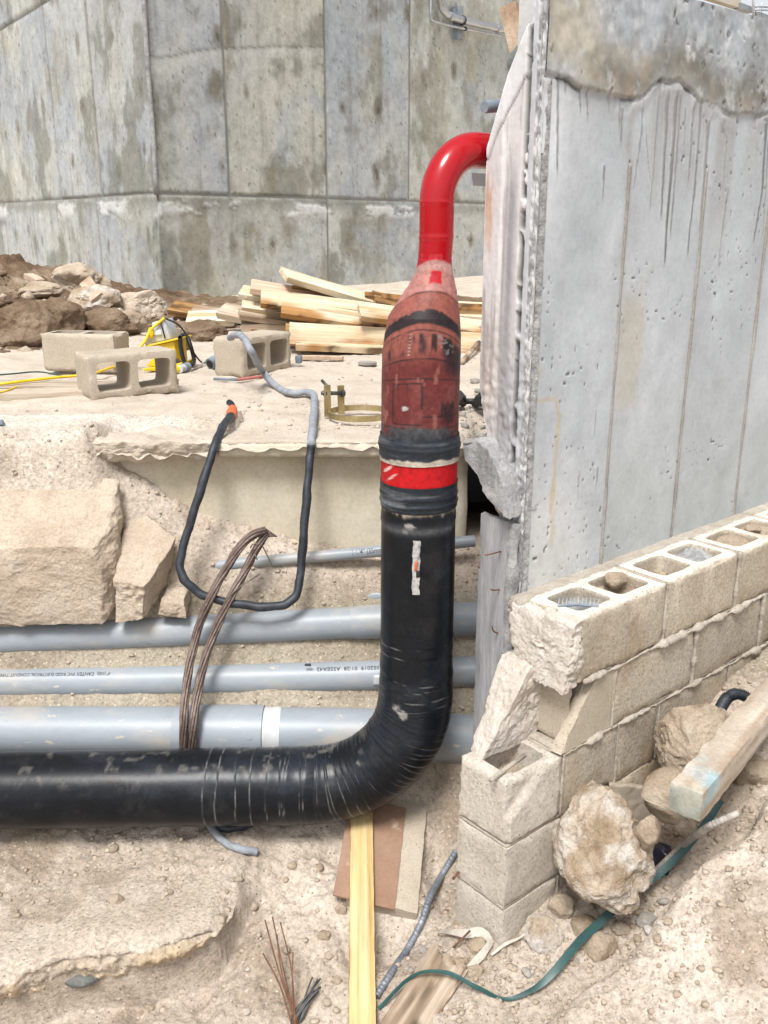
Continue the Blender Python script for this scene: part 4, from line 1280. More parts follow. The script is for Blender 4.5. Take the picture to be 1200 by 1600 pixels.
col = lerp3(col, np.array((.30, .30, .29)), lite.ravel() * .5)
dust = smooth(.05, .4, fbm(V * np.array((14, 14, 14)), 5, 613, gain=.65))
upw = (V[:, 2] - np.repeat(PP[:, 2], SEG)) / np.repeat(base_r, SEG)
col = lerp3(col, np.array((.085, .08, .075)), dust * .10)
col = lerp3(col, np.array((.24, .22, .195)), smooth(.22, .5, fbm(V * 30, 4, 615)) * smooth(.3, .9, upw) * .3)
# scuffs where the photograph shows them
for (px, py, rr_, a_) in ((328, 1186, .026, .95), (284, 1184, .010, .9), (620, 1110, .016, .55), (630, 1118, .014, .5), (640, 826, .012, .7), (633, 832, .010, .6), (560, 1190, .008, .3), (430, 1275, .008, .5), (478, 1282, .006, .5), (415, 1180, .02, .25)):
    c = atY(px, py, 2.49 if py < 1150 else 2.52)
    dd = np.linalg.norm((V - c) * np.array((1, .5, 1)), axis=1) + rr_ * .9 * fbm(V * 60, 4, 617)
    col = lerp3(col, np.array((.48, .46, .43)), smooth(rr_, rr_ * .5, dd) * a_)
zt = V[:, 2]
col = lerp3(col, np.array((.42, .37, .29)), smooth(ZC - .028, ZC - .012, zt + .018 * fbm(V * np.array((70, 70, 8)), 3, 619)) * (zt > ZC - .05) * .75)
col = lerp3(col, np.array((.10, .105, .115)), np.exp(-((zt - zf(832) + .006 * fbm(V * 9, 3, 621)) / .012) ** 2) * .7)
f = grid_faces(len(PP), SEG, True)
obj('black_casing', V, f[:, ::-1], M['pipe_black'], pipe, True, np.clip(col, 0, 1))


def lathe(name, zs, rad, cx, colf, m, seg=96, cy=PY_):
    th = np.linspace(0, 2 * math.pi, seg, endpoint=False)              # 0 faces the camera
    Zg = np.repeat(np.asarray(zs)[:, None], seg, 1)
    rr = rad(Zg, np.tile(th, (len(zs), 1)))
    cxs = cx(np.asarray(zs))[:, None]
    X = cxs + rr * np.sin(th)[None, :]; Y = cy - rr * np.cos(th)[None, :]
    v = np.stack([X.ravel(), Y.ravel(), Zg.ravel()], 1)
    tint = None if colf is None else np.clip(colf(v, np.tile(th, len(zs))), 0, 1)
    return obj(name, v, grid_faces(len(zs), seg, True), m, pipe, True, tint)


pcx_py = [380, 415, 430, 450, 470, 500, 560, 600, 800]
pcx_x = [.1405, .1370, .1355, .131, .123, .1105, .1045, .1030, .1010]
prd_py = [380, 405, 415, 430, 450, 470, 500, 530, 560, 620, 700, 800]
prd_r = [.0462, .0462, .0470, .0525, .064, .0795, .0985, .1055, .109, .1105, .1100, .110]
cxf = lambda z: np.interp(pyof(z), pcx_py, pcx_x)


def wrap_noise(v, s, seed, o=4): return fbm(v * s, o, seed)


# lower heat-shrink sleeve
za, zb = zf(806), zf(764)
zs = np.linspace(za, zb, 50)
lathe('shrink_sleeve', zs, lambda z, t: .1122 + .0028 * np.exp(-((z - zf(783)) / .006) ** 2) + .003 * np.exp(-((z - zf(795)) / .005) ** 2) + .002 * fbm(np.stack([z * 40, np.sin(t) * 2, np.cos(t) * 2], -1).reshape(-1, 3), 3, 5).reshape(z.shape) - .003 * smooth(za + .004, za, z),
      cxf, lambda v, t: lerp3(np.tile((.020, .026, .034), (len(v), 1)).astype(float), np.array((.16, .17, .18)), smooth(.05, .4, wrap_noise(v, np.array((6, 6, 50)), 7)) * .6), M['pipe_black'])
# red band
zs = np.linspace(zf(770), zf(716), 40)


def redband(v, t):
    c = np.tile((.43, .006, .010), (len(v), 1)).astype(float)
    q = pyof(v[:, 2])
    for (px, py) in ((606, 740), (611, 752)):
        dd = np.hypot((np.sin(t) * 59 + 655 - px) * .9 + (q - py) * .8, (q - py) * .3) + 2 * wrap_noise(v, 60, 9)
        c = lerp3(c, np.array((.62, .45, .4)), smooth(2.6, 1.2, dd))
    return lerp3(c, np.array((.03, .02, .02)), smooth(763, 768, q + 3 * wrap_noise(v, 30, 3)))


lathe('red_band', zs, lambda z, t: .1106 + 0 * z, cxf, redband, M['pipe_painted'])
# upper sleeve with its ragged pale lower lip
zs = np.linspace(zf(730), zf(688), 60)


def upsleeve(v, t):
    q = pyof(v[:, 2]) + 3 * np.cos(t)
    c = np.tile((.022, .028, .036), (len(v), 1)).astype(float)
    c = lerp3(c, np.array((.10, .11, .13)), smooth(.05, .4, wrap_noise(v, np.array((7, 7, 60)), 17)) * .6)
    c = lerp3(c, np.array((.50, .45, .38)), smooth(723, 727, q + 5 * wrap_noise(v, np.array((40, 40, 10)), 19)))
    return c


lathe('shrink_sleeve', zs, lambda z, t: .1128 + .0024 * np.exp(-((z - zf(706)) / .006) ** 2) + .0025 * fbm(np.stack([z * 40, np.sin(t) * 2, np.cos(t) * 2], -1).reshape(-1, 3), 3, 25).reshape(z.shape) - .0025 * smooth(zf(722), zf(730), z) + .0035 * smooth(zf(692), zf(698), z),
      cxf, upsleeve, M['pipe_painted'])
# maroon reducer
zs = np.linspace(zf(694), zf(398), 330)


def reducer_col(v, t):
    pyv = pyof(v[:, 2])
    k = np.interp(pyv, [400, 440, 500, 530, 570, 600, 640, 690], [12, 18, 44, 44, 34, 14, 4, -4])
    q = pyv - k * (1 - np.cos(t))
    q = np.where(np.abs(t - math.pi) < 1.0, pyv - k, q)
    X = np.where(t > math.pi, t - 2 * math.pi, t) * 58          # unrolled, in about picture pixels
    n = wrap_noise(v, 22, 31); n2 = wrap_noise(v, 60, 33); n3 = wrap_noise(v, np.array((60, 60, 8)), 35)
    c = np.tile((.205, .042, .040), (len(v), 1)).astype(float)
    c = lerp3(c, np.array((.27, .075, .068)), smooth(-.1, .35, n))
    brick = np.array((.40, .125, .095))
    c = lerp3(c, brick, smooth(575, 530, q + 14 * n))
    c = lerp3(c, np.array((.60, .27, .235)), smooth(457, 452, q + 1.5 * n))
    c = lerp3(c, np.array((.68, .40, .36)), smooth(430, 418, q + 3 * n) * .7)
    c = lerp3(c, np.array((.58, .012, .02)), smooth(20, 15, np.abs(X - 4) + 4 * n2) * smooth(423, 427, q + 2 * n2) * smooth(447, 442, q + 2 * n3))
    c = lerp3(c, np.array((.66, .03, .045)), smooth(411, 406, q + 3 * n))
    blk = np.array((.022, .022, .026))
    line = lambda pos, w_: np.exp(-((q - pos + 1.2 * n) / w_) ** 2)
    c = lerp3(c, blk, smooth(484, 488, q + 5 * n3) * smooth(509, 504, q + 3 * n) * .96)
    for pos, w_ in ((457, 1.0), (516, 1.2), (560, 1.5), (592, 1.4)): c = lerp3(c, blk, line(pos, w_) * smooth(-.5, .1, n + .25) * .85)
    # smeared tar
    sm = smooth(518, 524, q) * smooth(560, 545, q)
    c = lerp3(c, blk, sm * smooth(-.05, .2, n3 + .12 * np.sign(X) - .05) * .9)
    c = lerp3(c, blk, smooth(26, 40, X + 10 * n) * smooth(520, 530, q) * smooth(600, 560, q + 12 * n3) * .85)
    c = lerp3(c, blk, smooth(.12, .35, wrap_noise(v, np.array((40, 40, 16)), 39)) * smooth(560, 570, q) * smooth(10, 40, X) * .8)
    c = lerp3(c, np.array((.5, .48, .46)), smooth(2.2, 1.2, np.abs(X + 22 + 2 * n)) * (np.sin(q * 1.15) > .1) * smooth(519, 522, q) * smooth(557, 553, q) * .8)
    c = lerp3(c, np.array((.35, .33, .32)), sm * smooth(.25, .42, n2) * smooth(0, 20, X) * .7)
    # scribed rectangles
    def seg(a, b, pos, w_=1.0): return np.exp(-((X - pos + .8 * n) / w_) ** 2) * smooth(a - 2, a + 1, q) * smooth(b + 2, b - 1, q)
    def hl(a, b, pos, w_=1.0): return np.exp(-((q - pos + .8 * n) / w_) ** 2) * smooth(a - 2, a + 1, X) * smooth(b + 2, b - 1, X)
    L_ = np.zeros(len(v))
    for s_ in (seg(598, 665, 2), seg(598, 668, -46), seg(603, 640, 0), hl(-46, 2, 600, 1.3), hl(-46, 2, 665, 1.3), hl(2, 70, 652, 1.6), hl(6, 60, 640, 1.1) * smooth(-.1, .2, n3), seg(630, 652, 30, 1.6), seg(634, 650, 36, 1.4), seg(600, 612, -20, 1.6), seg(600, 610, -36), hl(-70, 80, 672, 1.2), hl(-60, 70, 682, 1.5)):
        L_ = np.maximum(L_, s_)
    c = lerp3(c, blk, L_ * .85)
    c = lerp3(c, np.array((.72, .68, .66)), smooth(5, 2.5, np.hypot(X + 24, q - 639) + 4 * n2))
    c = lerp3(c, np.array((.6, .25, .2)), smooth(.34, .42, wrap_noise(v, np.array((50, 50, 14)), 45)) * smooth(560, 580, q) * .5)
    c = lerp3(c, np.array((.20, .195, .185)), smooth(670, 674, q + 6 * n) * smooth(35, 25, np.abs(X - 5) + 12 * n) * .9)
    c = c * .62
    c = lerp3(c, np.array((.05, .052, .058)), smooth(664, 684, q + 16 * n) * smooth(-.2, .2, n + .1))
    c = lerp3(c, blk, smooth(-.05, .25, wrap_noise(v, np.array((90, 90, 30)), 47)) * smooth(676, 684, q) * .7)
    return c


lathe('reducer', zs, lambda z, t: np.interp(pyof(z), prd_py, prd_r) + .0012 * np.exp(-((pyof(z) - 457) / 3) ** 2) + .0008 * fbm(np.stack([z * 14, np.sin(t) * 2, np.cos(t) * 2], -1).reshape(-1, 3), 3, 27).reshape(z.shape),
      cxf, reducer_col, M['pipe_painted'], 120)
# red elbow
RE = .135; ZT2 = 2.19
ed = unit((.8, .6, 0))
z1 = np.linspace(zf(410), ZT2 - RE, 30, endpoint=False)
e1 = np.stack([np.interp(pyof(z1), pcx_py, pcx_x), np.full_like(z1, PY_), z1], 1)
top0 = np.array((.1405, PY_, ZT2 - RE))
an = np.linspace(0, math.pi / 2, 60, endpoint=False)
e2 = top0 + np.outer(RE - RE * np.cos(an), ed) + np.outer(RE * np.sin(an), UPV)
e3 = top0 + ed * RE + UPV * RE + np.outer(np.linspace(0, .9, 12), ed)
ep = np.vstack([e1, e2, e3])
er = np.full(len(ep), .0462)
for c in (12, 30): er = er + .0012 * np.exp(-((np.arange(len(ep)) - c) / .9) ** 2)
v, f = tube_geo(ep, er, 56)
obj('red_elbow', v, f, M['pipe_red'], pipe, True, sharp=60)
# silver tape flag on the black casing
tz = np.linspace(zf(929), zf(845), 40); tx = np.linspace(-.17, .02, 14)
TZ, TX = np.meshgrid(tz, tx, indexing='ij'); a_, z_ = TX.ravel(), TZ.ravel()
a_ = a_ + .03 * fbm(np.stack([z_ * 60, a_ * 0, a_ * 0], 1), 3, 3) * (np.abs(a_ + .075) > .07)
rr_ = .1128 + .0012 * fbm(np.stack([z_ * 30, a_ * 20, a_ * 0], 1), 3, 5)
v = np.stack([.1005 + rr_ * np.sin(a_), PY_ - rr_ * np.cos(a_), z_], 1)
v2 = np.stack([.1005 + (rr_ - .0025) * np.sin(a_), PY_ - (rr_ - .0025) * np.cos(a_), z_], 1)
f1 = grid_faces(40, 14)
obj('tape_strip', np.vstack([v, v2]), np.vstack([f1, f1[:, ::-1] + len(v)]), M['tape'], pipe)
v, f = box_geo((.010, .003, .030), .006, .001, .001, 60, 3)
obj('red_tag', v + atY(647, 893, PY_ - .1165), f, M['orange'], pipe)
v, f = box_geo((.012, .003, .022), .006, .001, .001, 60, 5)
obj('pull_tab', v + atY(650, 903, PY_ - .1160), f, M['black_plastic'], pipe)

# ---------------------------------------------------------------- grey conduits in the bank
def text_mesh(body, size):
    cu = bpy.data.curves.new('lettering', 'FONT'); cu.body = body; cu.size = size; cu.resolution_u = 2
    o = bpy.data.objects.new('lettering', cu); scene.collection.objects.link(o)
    dg = bpy.context.evaluated_depsgraph_get()
    me = bpy.data.meshes.new_from_object(o.evaluated_get(dg))
    v = np.array([q.co[:] for q in me.vertices]); f = [tuple(p.vertices) for p in me.polygons]
    bpy.data.objects.remove(o); bpy.data.curves.remove(cu); bpy.data.meshes.remove(me)
    return v, f


def surf_text(parent, body, size, pth, r, px0, px1, phi, flip, name='lettering'):
    """Print wrapped on a conduit so that it runs from picture column px0 to px1."""
    v, f = text_mesh(body, size)
    d = unit(pth[-1] - pth[0])
    Yc = pth[len(pth) // 2][1]

    def on(px):
        cands = pth
        pxs = 600 + FPX * cands[:, 0] / (cands[:, 1] * CP - (cands[:, 2] - 2) * SP)
        return np.array([np.interp(px, pxs, cands[:, i]) for i in range(3)])
    a, b = on(px0), on(px1)
    L = np.linalg.norm(b - a); ax = (b - a) / L
    A = ax if ax[0] > 0 else -ax
    e1 = ORI - (a + b) / 2; e1 = unit(e1 - A * (e1 @ A)); e2 = np.cross(A, e1)
    if e2[2] < 0: e2 = -e2
    x = (v[:, 0] - v[:, 0].min()) / (v[:, 0].max() - v[:, 0].min()) * L
    ph = math.radians(phi) + (-(v[:, 1]) if flip else v[:, 1]) / r
    P = a + np.outer(x, ax) + (np.outer(np.cos(ph), e1) + np.outer(np.sin(ph), e2)) * (r + .0016)
    return obj(name, P, f, M['ink'], parent, False)


def conduit(label, pix, Y, r, bells=(), seams=(), ny=10):
    pth = catmull([atY(px, py, Y) for px, py in pix], 24)
    pxs = 600 + FPX * pth[:, 0] / (pth[:, 1] * CP - (pth[:, 2] - 2) * SP)
    c = empty('pvc_conduit', pth[len(pth) // 2] - UPV * r, label, 'conduit', 'grey conduits stacked in the sand bank')
    v, f = tube_geo(pth, r, 40); obj('tube', v, f, M['pvc'], c, True, sharp=60)
    for (a, b) in bells:
        q = pth[(pxs > a) & (pxs < b)]
        rr = np.full(len(q), r * 1.09); rr[0] = r * 1.01; rr[1] = r * 1.06
        v, f = tube_geo(q, rr, 40); obj('bell_end', v, f, M['pvc'], c, True, sharp=60)
    for (a, b) in seams:
        q = np.array([[np.interp(t, pxs, pth[:, i]) for i in range(3)] for t in np.linspace(a, b, 12)])
        v, f = tube_geo(q, r * 1.015 + .0012 * fbm(np.stack([np.arange(12) * .7] * 3, 1), 2, 3), 40); obj('primer_band', v, f, M['pvc_pale'], c, True, sharp=60)
    return c, pth


cd1, p1 = conduit('thick grey conduit under the tan boulder, uppermost of the three thick ones', [(-900, 1040), (-120, 1003), (0, 998), (200, 989), (400, 980), (590, 971), (800, 965)], 3.02, .0555, ((548, 810),))
cd2, p2 = conduit('grey conduit with upside-down black printing, between two thicker grey conduits', [(-900, 1075), (-120, 1070), (0, 1067), (200, 1064), (400, 1060), (590, 1055), (742, 1049)], 2.95, .053, ())
surf_text(cd2, '4" (103)', .0175, p2, .053, 178, 158, 36, True)
surf_text(cd2, 'PVC RIGID ELECTRICAL CONDUIT TYPE DB 120', .0175, p2, .053, 123, -14, 36, True)
surf_text(cd2, 'CANTEX', .0195, p2, .0534, 153, 126, 36, True)
surf_text(cd2, 'A052019  01:28  A55EA42', .0200, p2, .053, 600, 497, 36, True)
v, f = box_geo((.022, .006, .008), .006, .0005, .0005, 30, 3)
obj('print_block', v + atY(476, 1041, 2.905), f, M['ink'], cd2)
v, f = box_geo((.03, .012, .04), .01, .002, .002, 40, 4)
obj('spacer_clip', v + atY(583, 1072, 2.885), f, M['pvc_pale'], cd2)
cd3, p3 = conduit('widest grey conduit with a bell end just above the black pipe', [(-900, 1140), (-120, 1143), (0, 1142), (300, 1143), (590, 1146), (800, 1160)], 2.84, .085, ((268, 413),), ((414, 440),))
cd4, p4 = conduit('thin grey conduit marked in black, highest in the sand bank', [(322, 886), (400, 878), (592, 861), (742, 845)], 3.10, .021)
surf_text(cd4, '1 1/4" (35mm', .026, p4, .021, 551, 598, -14, False)
# ---------------------------------------------------------------- placing things on the uneven ground
def on_ground(px, py, dz=0.0):
    d = ray(px, py)
    k = np.linspace(1.4, 4.2, 1400)
    P = ORI + d[None, :] * k[:, None]
    under = P[:, 2] < Hn(P[:, 0], P[:, 1])
    i = int(np.argmax(under)) if under.any() else len(k) - 1
    p = P[i].copy(); p[2] += dz
    return p


def px_size(p, n):                                              # n picture pixels at point p, in metres
    return n * (p[1] * CP - (p[2] - 2) * SP) / FPX


# ---------------------------------------------------------------- stones
def stone(px, py, w, h, label, where, m='rock', seed=0, sub=4, depth=.85, group=None, amp=.06, tilt=0.0, planes=14, name='rock', rot=None, lift=0.0):
    """A stone whose middle shows at (px, py); where is a point there, w and h its size in picture pixels."""
    c = np.asarray(where, float)
    sx, sz = px_size(c, w), px_size(c, h)
    v, f = rock_geo(c + UPV * lift, (sx * 1.05, sx * depth, sz * 1.05), seed, sub, planes, amp, rot if rot is not None else (seed * 1.7) % .6 - .3, tilt)
    return tag(obj(name, v, f, M[m], None, True, sharp=38), label, 'rock', group)


_g = [on_ground(x, y) + np.array((0, .026, -.015)) for x, y in ((385, 940), (430, 937), (500, 934), (560, 931), (610, 928))]
v, f = tube_geo(catmull(_g, 8), .030, 24)
tag(obj('pvc_conduit', v, f, M['pvc']), 'grey conduit almost buried in sand, only patches of its crown showing', 'conduit', 'grey conduits stacked in the sand bank')

# the big pointed rock: hand-shaped from its outline, then roughened
_c = atW(940, 1322, -.12)
_s = px_size(_c, 1)
def shaped_rock(outline, c, depth, m, label, seed, amp=.012, lean=(0, 0), name='rock', crag=.018):
    u = np.array((1.0, 0, 0)); vv = unit(np.cross(u, ray(600, 1250))); vv = vv if vv[2] > 0 else -vv
    s = px_size(c, 1)
    px, py = np.array([q[0] for q in outline], float), np.array([q[1] for q in outline], float)
    cx, cy = (px.min() + px.max()) / 2, (py.min() + py.max()) / 2
    an = np.arctan2(-(py - cy), px - cx); rr = np.hypot(px - cx, py - cy)
    o = np.argsort(an); an, rr = an[o], rr[o]
    an = np.r_[an[-1] - 2 * math.pi, an, an[0] + 2 * math.pi]; rr = np.r_[rr[-1], rr, rr[0]]
    bm = bmesh.new(); bmesh.ops.create_icosphere(bm, subdivisions=6, radius=1)
    U = np.array([q.co[:] for q in bm.verts]); F = [tuple(q.index for q in fc.verts) for fc in bm.faces]; bm.free()
    a = np.arctan2(U[:, 2], U[:, 0]); R = np.interp(a, an, rr) * s
    rho = np.hypot(U[:, 0], U[:, 2])
    flat = np.sign(U[:, 1]) * np.abs(U[:, 1]) ** .8
    k = np.clip(1 - np.abs(U[:, 1]) ** 3, 0, 1) ** (1 / 3)
    P = np.stack([np.cos(a) * R * k * (rho > 1e-6), flat * depth / 2, np.sin(a) * R * k], 1)
    rs = np.random.RandomState(seed)
    for _ in range(9):                                          # a few cleaved faces towards the camera
        nrm = unit((rs.uniform(-.8, .8), -rs.uniform(.4, 1), rs.uniform(-.6, .8)))
        lim = np.percentile(P @ nrm, rs.uniform(93, 98)); e = P @ nrm - lim
        P = P - np.outer(np.maximum(e, 0) * .85, nrm)
    nn = P / (np.linalg.norm(P, axis=1)[:, None] + 1e-9)
    d = fbm(P * 11 + seed, 6, seed, gain=.6) * amp * 2.2 - np.abs(fbm(P * 26 + seed, 4, seed + 2)) * crag
    P = P + nn * d[:, None]
    fw = unit(np.cross(vv, u)); fw = fw if fw[1] > 0 else -fw
    W_ = c + np.outer(P[:, 0], u) + np.outer(P[:, 2], vv) + np.outer(P[:, 1], fw) + np.outer(P[:, 2] * lean[0], u)
    return tag(obj(name, W_, F, M[m], None, True, sharp=45), label, 'rock')


shaped_rock([(870, 1330), (872, 1290), (893, 1262), (912, 1225), (940, 1222), (960, 1238), (985, 1275), (1003, 1305), (1014, 1345), (1012, 1372), (985, 1385), (985, 1408), (955, 1417), (925, 1402), (895, 1385), (875, 1360)], _c, .24, 'rock_white',
            'large pointed white-crusted rock leaning on the tan block wall beside its end column', 7, .012)
_c = atW(1090, 1158, -.15)
shaped_rock([(1028, 1160), (1030, 1130), (1050, 1112), (1085, 1110), (1108, 1104), (1130, 1106), (1150, 1125), (1153, 1150), (1120, 1185), (1095, 1212), (1060, 1214), (1035, 1198)], _c, .22, 'rock',
            'rounded tan rock wedged between the block wall and the squared timber', 9, .010)
stone(1046, 1244, 84, 78, 'medium brown rock below the rounded rock, next to the blue-marked timber end', atW(1046, 1244, -.20), 'rock', 21, 4, .8, amp=.07, rot=.5)
stone(1012, 1304, 42, 58, 'smooth brown stone just right of the big pointed rock', atW(1012, 1304, -.24), 'rock', 22, 4, .8)
v, f = hex_geo([atW(955, 1300, -.05), atW(1016, 1300, -.05), atW(1016, 1300, -.01), atW(955, 1300, -.01), atW(952, 1224, -.04), atW(1022, 1232, -.05), atW(1022, 1228, -.0), atW(952, 1222, .0)], 22, .005, 16, 25, .05)
tag(obj('block_fragment', v, f, M['cmu']), 'flat broken block shard leaning on the wall behind the big pointed rock', 'block')
for i, (px, py, w, h, lab, m) in enumerate(((878, 1420, 40, 42, 'small grey tan stone in front of the big pointed rock', 'rock'),
                                          (850, 1462, 62, 66, 'pale lumpy stone at the foot of the block column', 'rock_white'),
                                          (978, 1400, 28, 26, 'small round brown stone under the tip of the ribbed bar', 'rock'),
                                          (935, 1480, 52, 46, 'cream stone half under the green strap', 'rock'),
                                          (910, 1448, 44, 34, 'flat tan stone between green strap and pointed rock', 'rock'),
                                          (1010, 1438, 32, 20, 'thin white stone chip right of the green strap', 'rock_grey'),
                                          (806, 1472, 20, 24, 'small cream stone against the block column corner', 'rock'),
                                          (746, 1480, 30, 34, 'brown upright stone by the torn wrap strip', 'rock'),
                                          (715, 1508, 36, 22, 'white smooth stone above the old plank', 'rock_white'),
                                          (740, 1522, 34, 20, 'flat cream stone beside the torn wrap strip', 'rock'),
                                          (968, 1452, 30, 26, 'tan stone on the near side of the green strap', 'rock'),
                                          (835, 1398, 26, 30, 'dusty brown stone tucked behind the column corner', 'rock'),
                                          (1172, 1210, 60, 60, 'brown stone behind the squared timber at the right', 'rock'),
                                          (182, 1410, 24, 30, 'lone tan stone on the crust shelf under the black pipe', 'rock'),
                                          (532, 1422, 18, 30, 'brown stone left of the yellow pine stick', 'rock'),
                                          (505, 1462, 22, 18, 'small flat tan stone above the dark wire bundle', 'rock'),
                                          (340, 1438, 34, 20, 'tan stone at the end of the broken crust', 'rock'),
                                          (132, 1516, 60, 34, 'grey green rock wedged under the broken crust', 'slate'))):
    p = on_ground(px, py)
    stone(px, py, w, h, lab, p, m, 40 + i, 4 if w > 30 else 3, .9, name='stone' if w < 50 else 'rock', amp=.07)
rs = random.Random(12)
for i in range(70):
    zone = rs.choice(('pocket', 'pocket', 'mid', 'left', 'low'))
    px, py = {'pocket': (rs.uniform(790, 1050), rs.uniform(1385, 1540)), 'mid': (rs.uniform(580, 790), rs.uniform(1440, 1590)), 'left': (rs.uniform(20, 500), rs.uniform(1300, 1420)), 'low': (rs.uniform(200, 540), rs.uniform(1480, 1595))}[zone]
    p = on_ground(px, py)
    s = rs.uniform(7, 15)
    v, f = rock_geo(p + UPV * px_size(p, s) * .2, (px_size(p, s) * rs.uniform(1, 1.5), px_size(p, s), px_size(p, s) * .8), 100 + i, 2, 9, .06, rs.uniform(0, 3))
    tag(obj('stone', v, f, M[rs.choice(('rock', 'rock', 'rock', 'rock_grey', 'rock_white'))], None, True, sharp=35), 'small loose limestone stone lying on the sandy trench floor', 'stone', 'loose stones on the trench floor')

# pebbles nobody could count
bm = bmesh.new(); bmesh.ops.create_icosphere(bm, subdivisions=1, radius=1)
IU = np.array([q.co[:] for q in bm.verts]); IF = np.array([[q.index for q in fc.verts] for fc in bm.faces]); bm.free()


def pebbles(name, n, pick, hf, smin, smax, m, seed):
    r = np.random.RandomState(seed)
    xy = pick(r, n); x, y = xy[:, 0], xy[:, 1]
    keep = fbm(np.stack([x * 3.5, y * 3.5, x * 0], 1), 3, seed) + r.uniform(-.35, .35, len(x)) > .0
    x, y = x[keep], y[keep]; n = len(x)
    z = hf(x, y)
    s = smin + (smax - smin) * r.power(.28, n) ** 1.6
    V = IU[None] * (1 + .35 * r.uniform(-1, 1, (n, len(IU), 1))) * (s[:, None] * np.stack([r.uniform(.8, 1.4, n), r.uniform(.8, 1.3, n), r.uniform(.5, .9, n)], 1).T[:, :, None].transpose(1, 2, 0)[..., 0][:, None] if False else s[:, None, None] * np.stack([r.uniform(.8, 1.4, n), r.uniform(.8, 1.3, n), r.uniform(.5, .9, n)], 1)[:, None, :])
    a = r.uniform(0, 6.28, n); c_, s_ = np.cos(a)[:, None], np.sin(a)[:, None]
    V = np.stack([V[..., 0] * c_ - V[..., 1] * s_, V[..., 0] * s_ + V[..., 1] * c_, V[..., 2]], -1)
    V = V + np.stack([x, y, z + s * .25], 1)[:, None, :]
    F = (IF[None] + (np.arange(n) * len(IU))[:, None, None]).reshape(-1, 3)
    return tag(obj(name, V.reshape(-1, 3), F, M[m], None, False), 'scattered pebbles and grit', None, None, 'stuff')


pebbles('gravel', 15000, lambda r, n: np.stack([r.uniform(-1.5, 1.5, n), r.uniform(1.55, 3.2, n)], 1), Hn, .0018, .0105, 'boulder', 1)
pebbles('gravel', 2500, lambda r, n: np.stack([r.uniform(.15, 1.3, n), r.uniform(1.75, 2.5, n)], 1), Hn, .002, .011, 'boulder', 2)
pebbles('gravel', 3500, lambda r, n: np.stack([r.uniform(-1.9, .6, n), 3.14 + r.power(.7, n) * 3], 1), HL, .002, .011, 'dust', 3)
pebbles('gravel', 900, lambda r, n: np.stack([r.uniform(.28, .7, n), r.uniform(3.2, 4.6, n)], 1), HL, .004, .022, 'rock_grey', 4)
pebbles('gravel', 2600, lambda r, n: np.stack([r.uniform(-3.6, .3, n), r.uniform(5.2, 8, n)], 1), HM, .006, .05, 'dirt', 5)
pebbles('gravel', 700, lambda r, n: np.stack([r.uniform(-3.4, -.3, n), r.uniform(5.6, 8, n)], 1), HM, .008, .05, 'rock', 6)

# tan boulder and the slabs split off it
def bz(px, py, Y): return atY(px, py, Y)


v, f = hex_geo([bz(-420, 985, 2.93), bz(172, 978, 2.93), bz(190, 900, 3.25), bz(-420, 900, 3.25), bz(-420, 850, 2.96), bz(160, 858, 2.92), bz(198, 742, 3.11), bz(-420, 640, 3.34)], 110, .014, 5, 5, .15, 6, .026)
tag(obj('boulder', v, f, M['boulder']), 'huge flat-topped tan boulder with a craggy front face above the grey conduits', 'boulder')
v, f = hex_geo([bz(180, 975, 2.93), bz(222, 970, 2.91), bz(262, 915, 3.05), bz(205, 915, 3.12), bz(176, 908, 2.92), bz(226, 918, 2.90), bz(277, 838, 3.05), bz(204, 786, 3.17)], 60, .007, 9, 6, .05, 6, .014)
tag(obj('rock_slab', v, f, M['boulder']), 'tilted slab of tan rock split off the huge boulder along a crack', 'rock')
v, f = hex_geo([bz(246, 962, 2.95), bz(292, 966, 2.95), bz(300, 930, 3.06), bz(255, 930, 3.06), bz(250, 938, 2.95), bz(288, 945, 2.94), bz(296, 915, 3.04), bz(264, 910, 3.06)], 30, .006, 12, 8, .12, 5, .008)
tag(obj('rock', v, f, M['boulder']), 'small cracked tan rock at the right foot of the split slab, behind the black cable', 'rock')
v, f = hex_geo([bz(205, 905, 3.12), bz(300, 905, 3.12), bz(330, 880, 3.2), bz(200, 880, 3.24), bz(205, 800, 3.16), bz(278, 862, 3.10), bz(300, 822, 3.2), bz(196, 735, 3.26)], 40, .012, 7, 9, .1, 5, .012)
tag(obj('dirt_bank', v, f, M['sand']), kind='structure')
def on_mound(px, py):
    d = ray(px, py); k = np.linspace(4.6, 9.6, 700); P = ORI + d[None] * k[:, None]
    u = P[:, 2] < np.maximum(HM(P[:, 0], P[:, 1]), 1.27)
    return P[int(np.argmax(u))].copy() if u.any() else P[-1].copy()


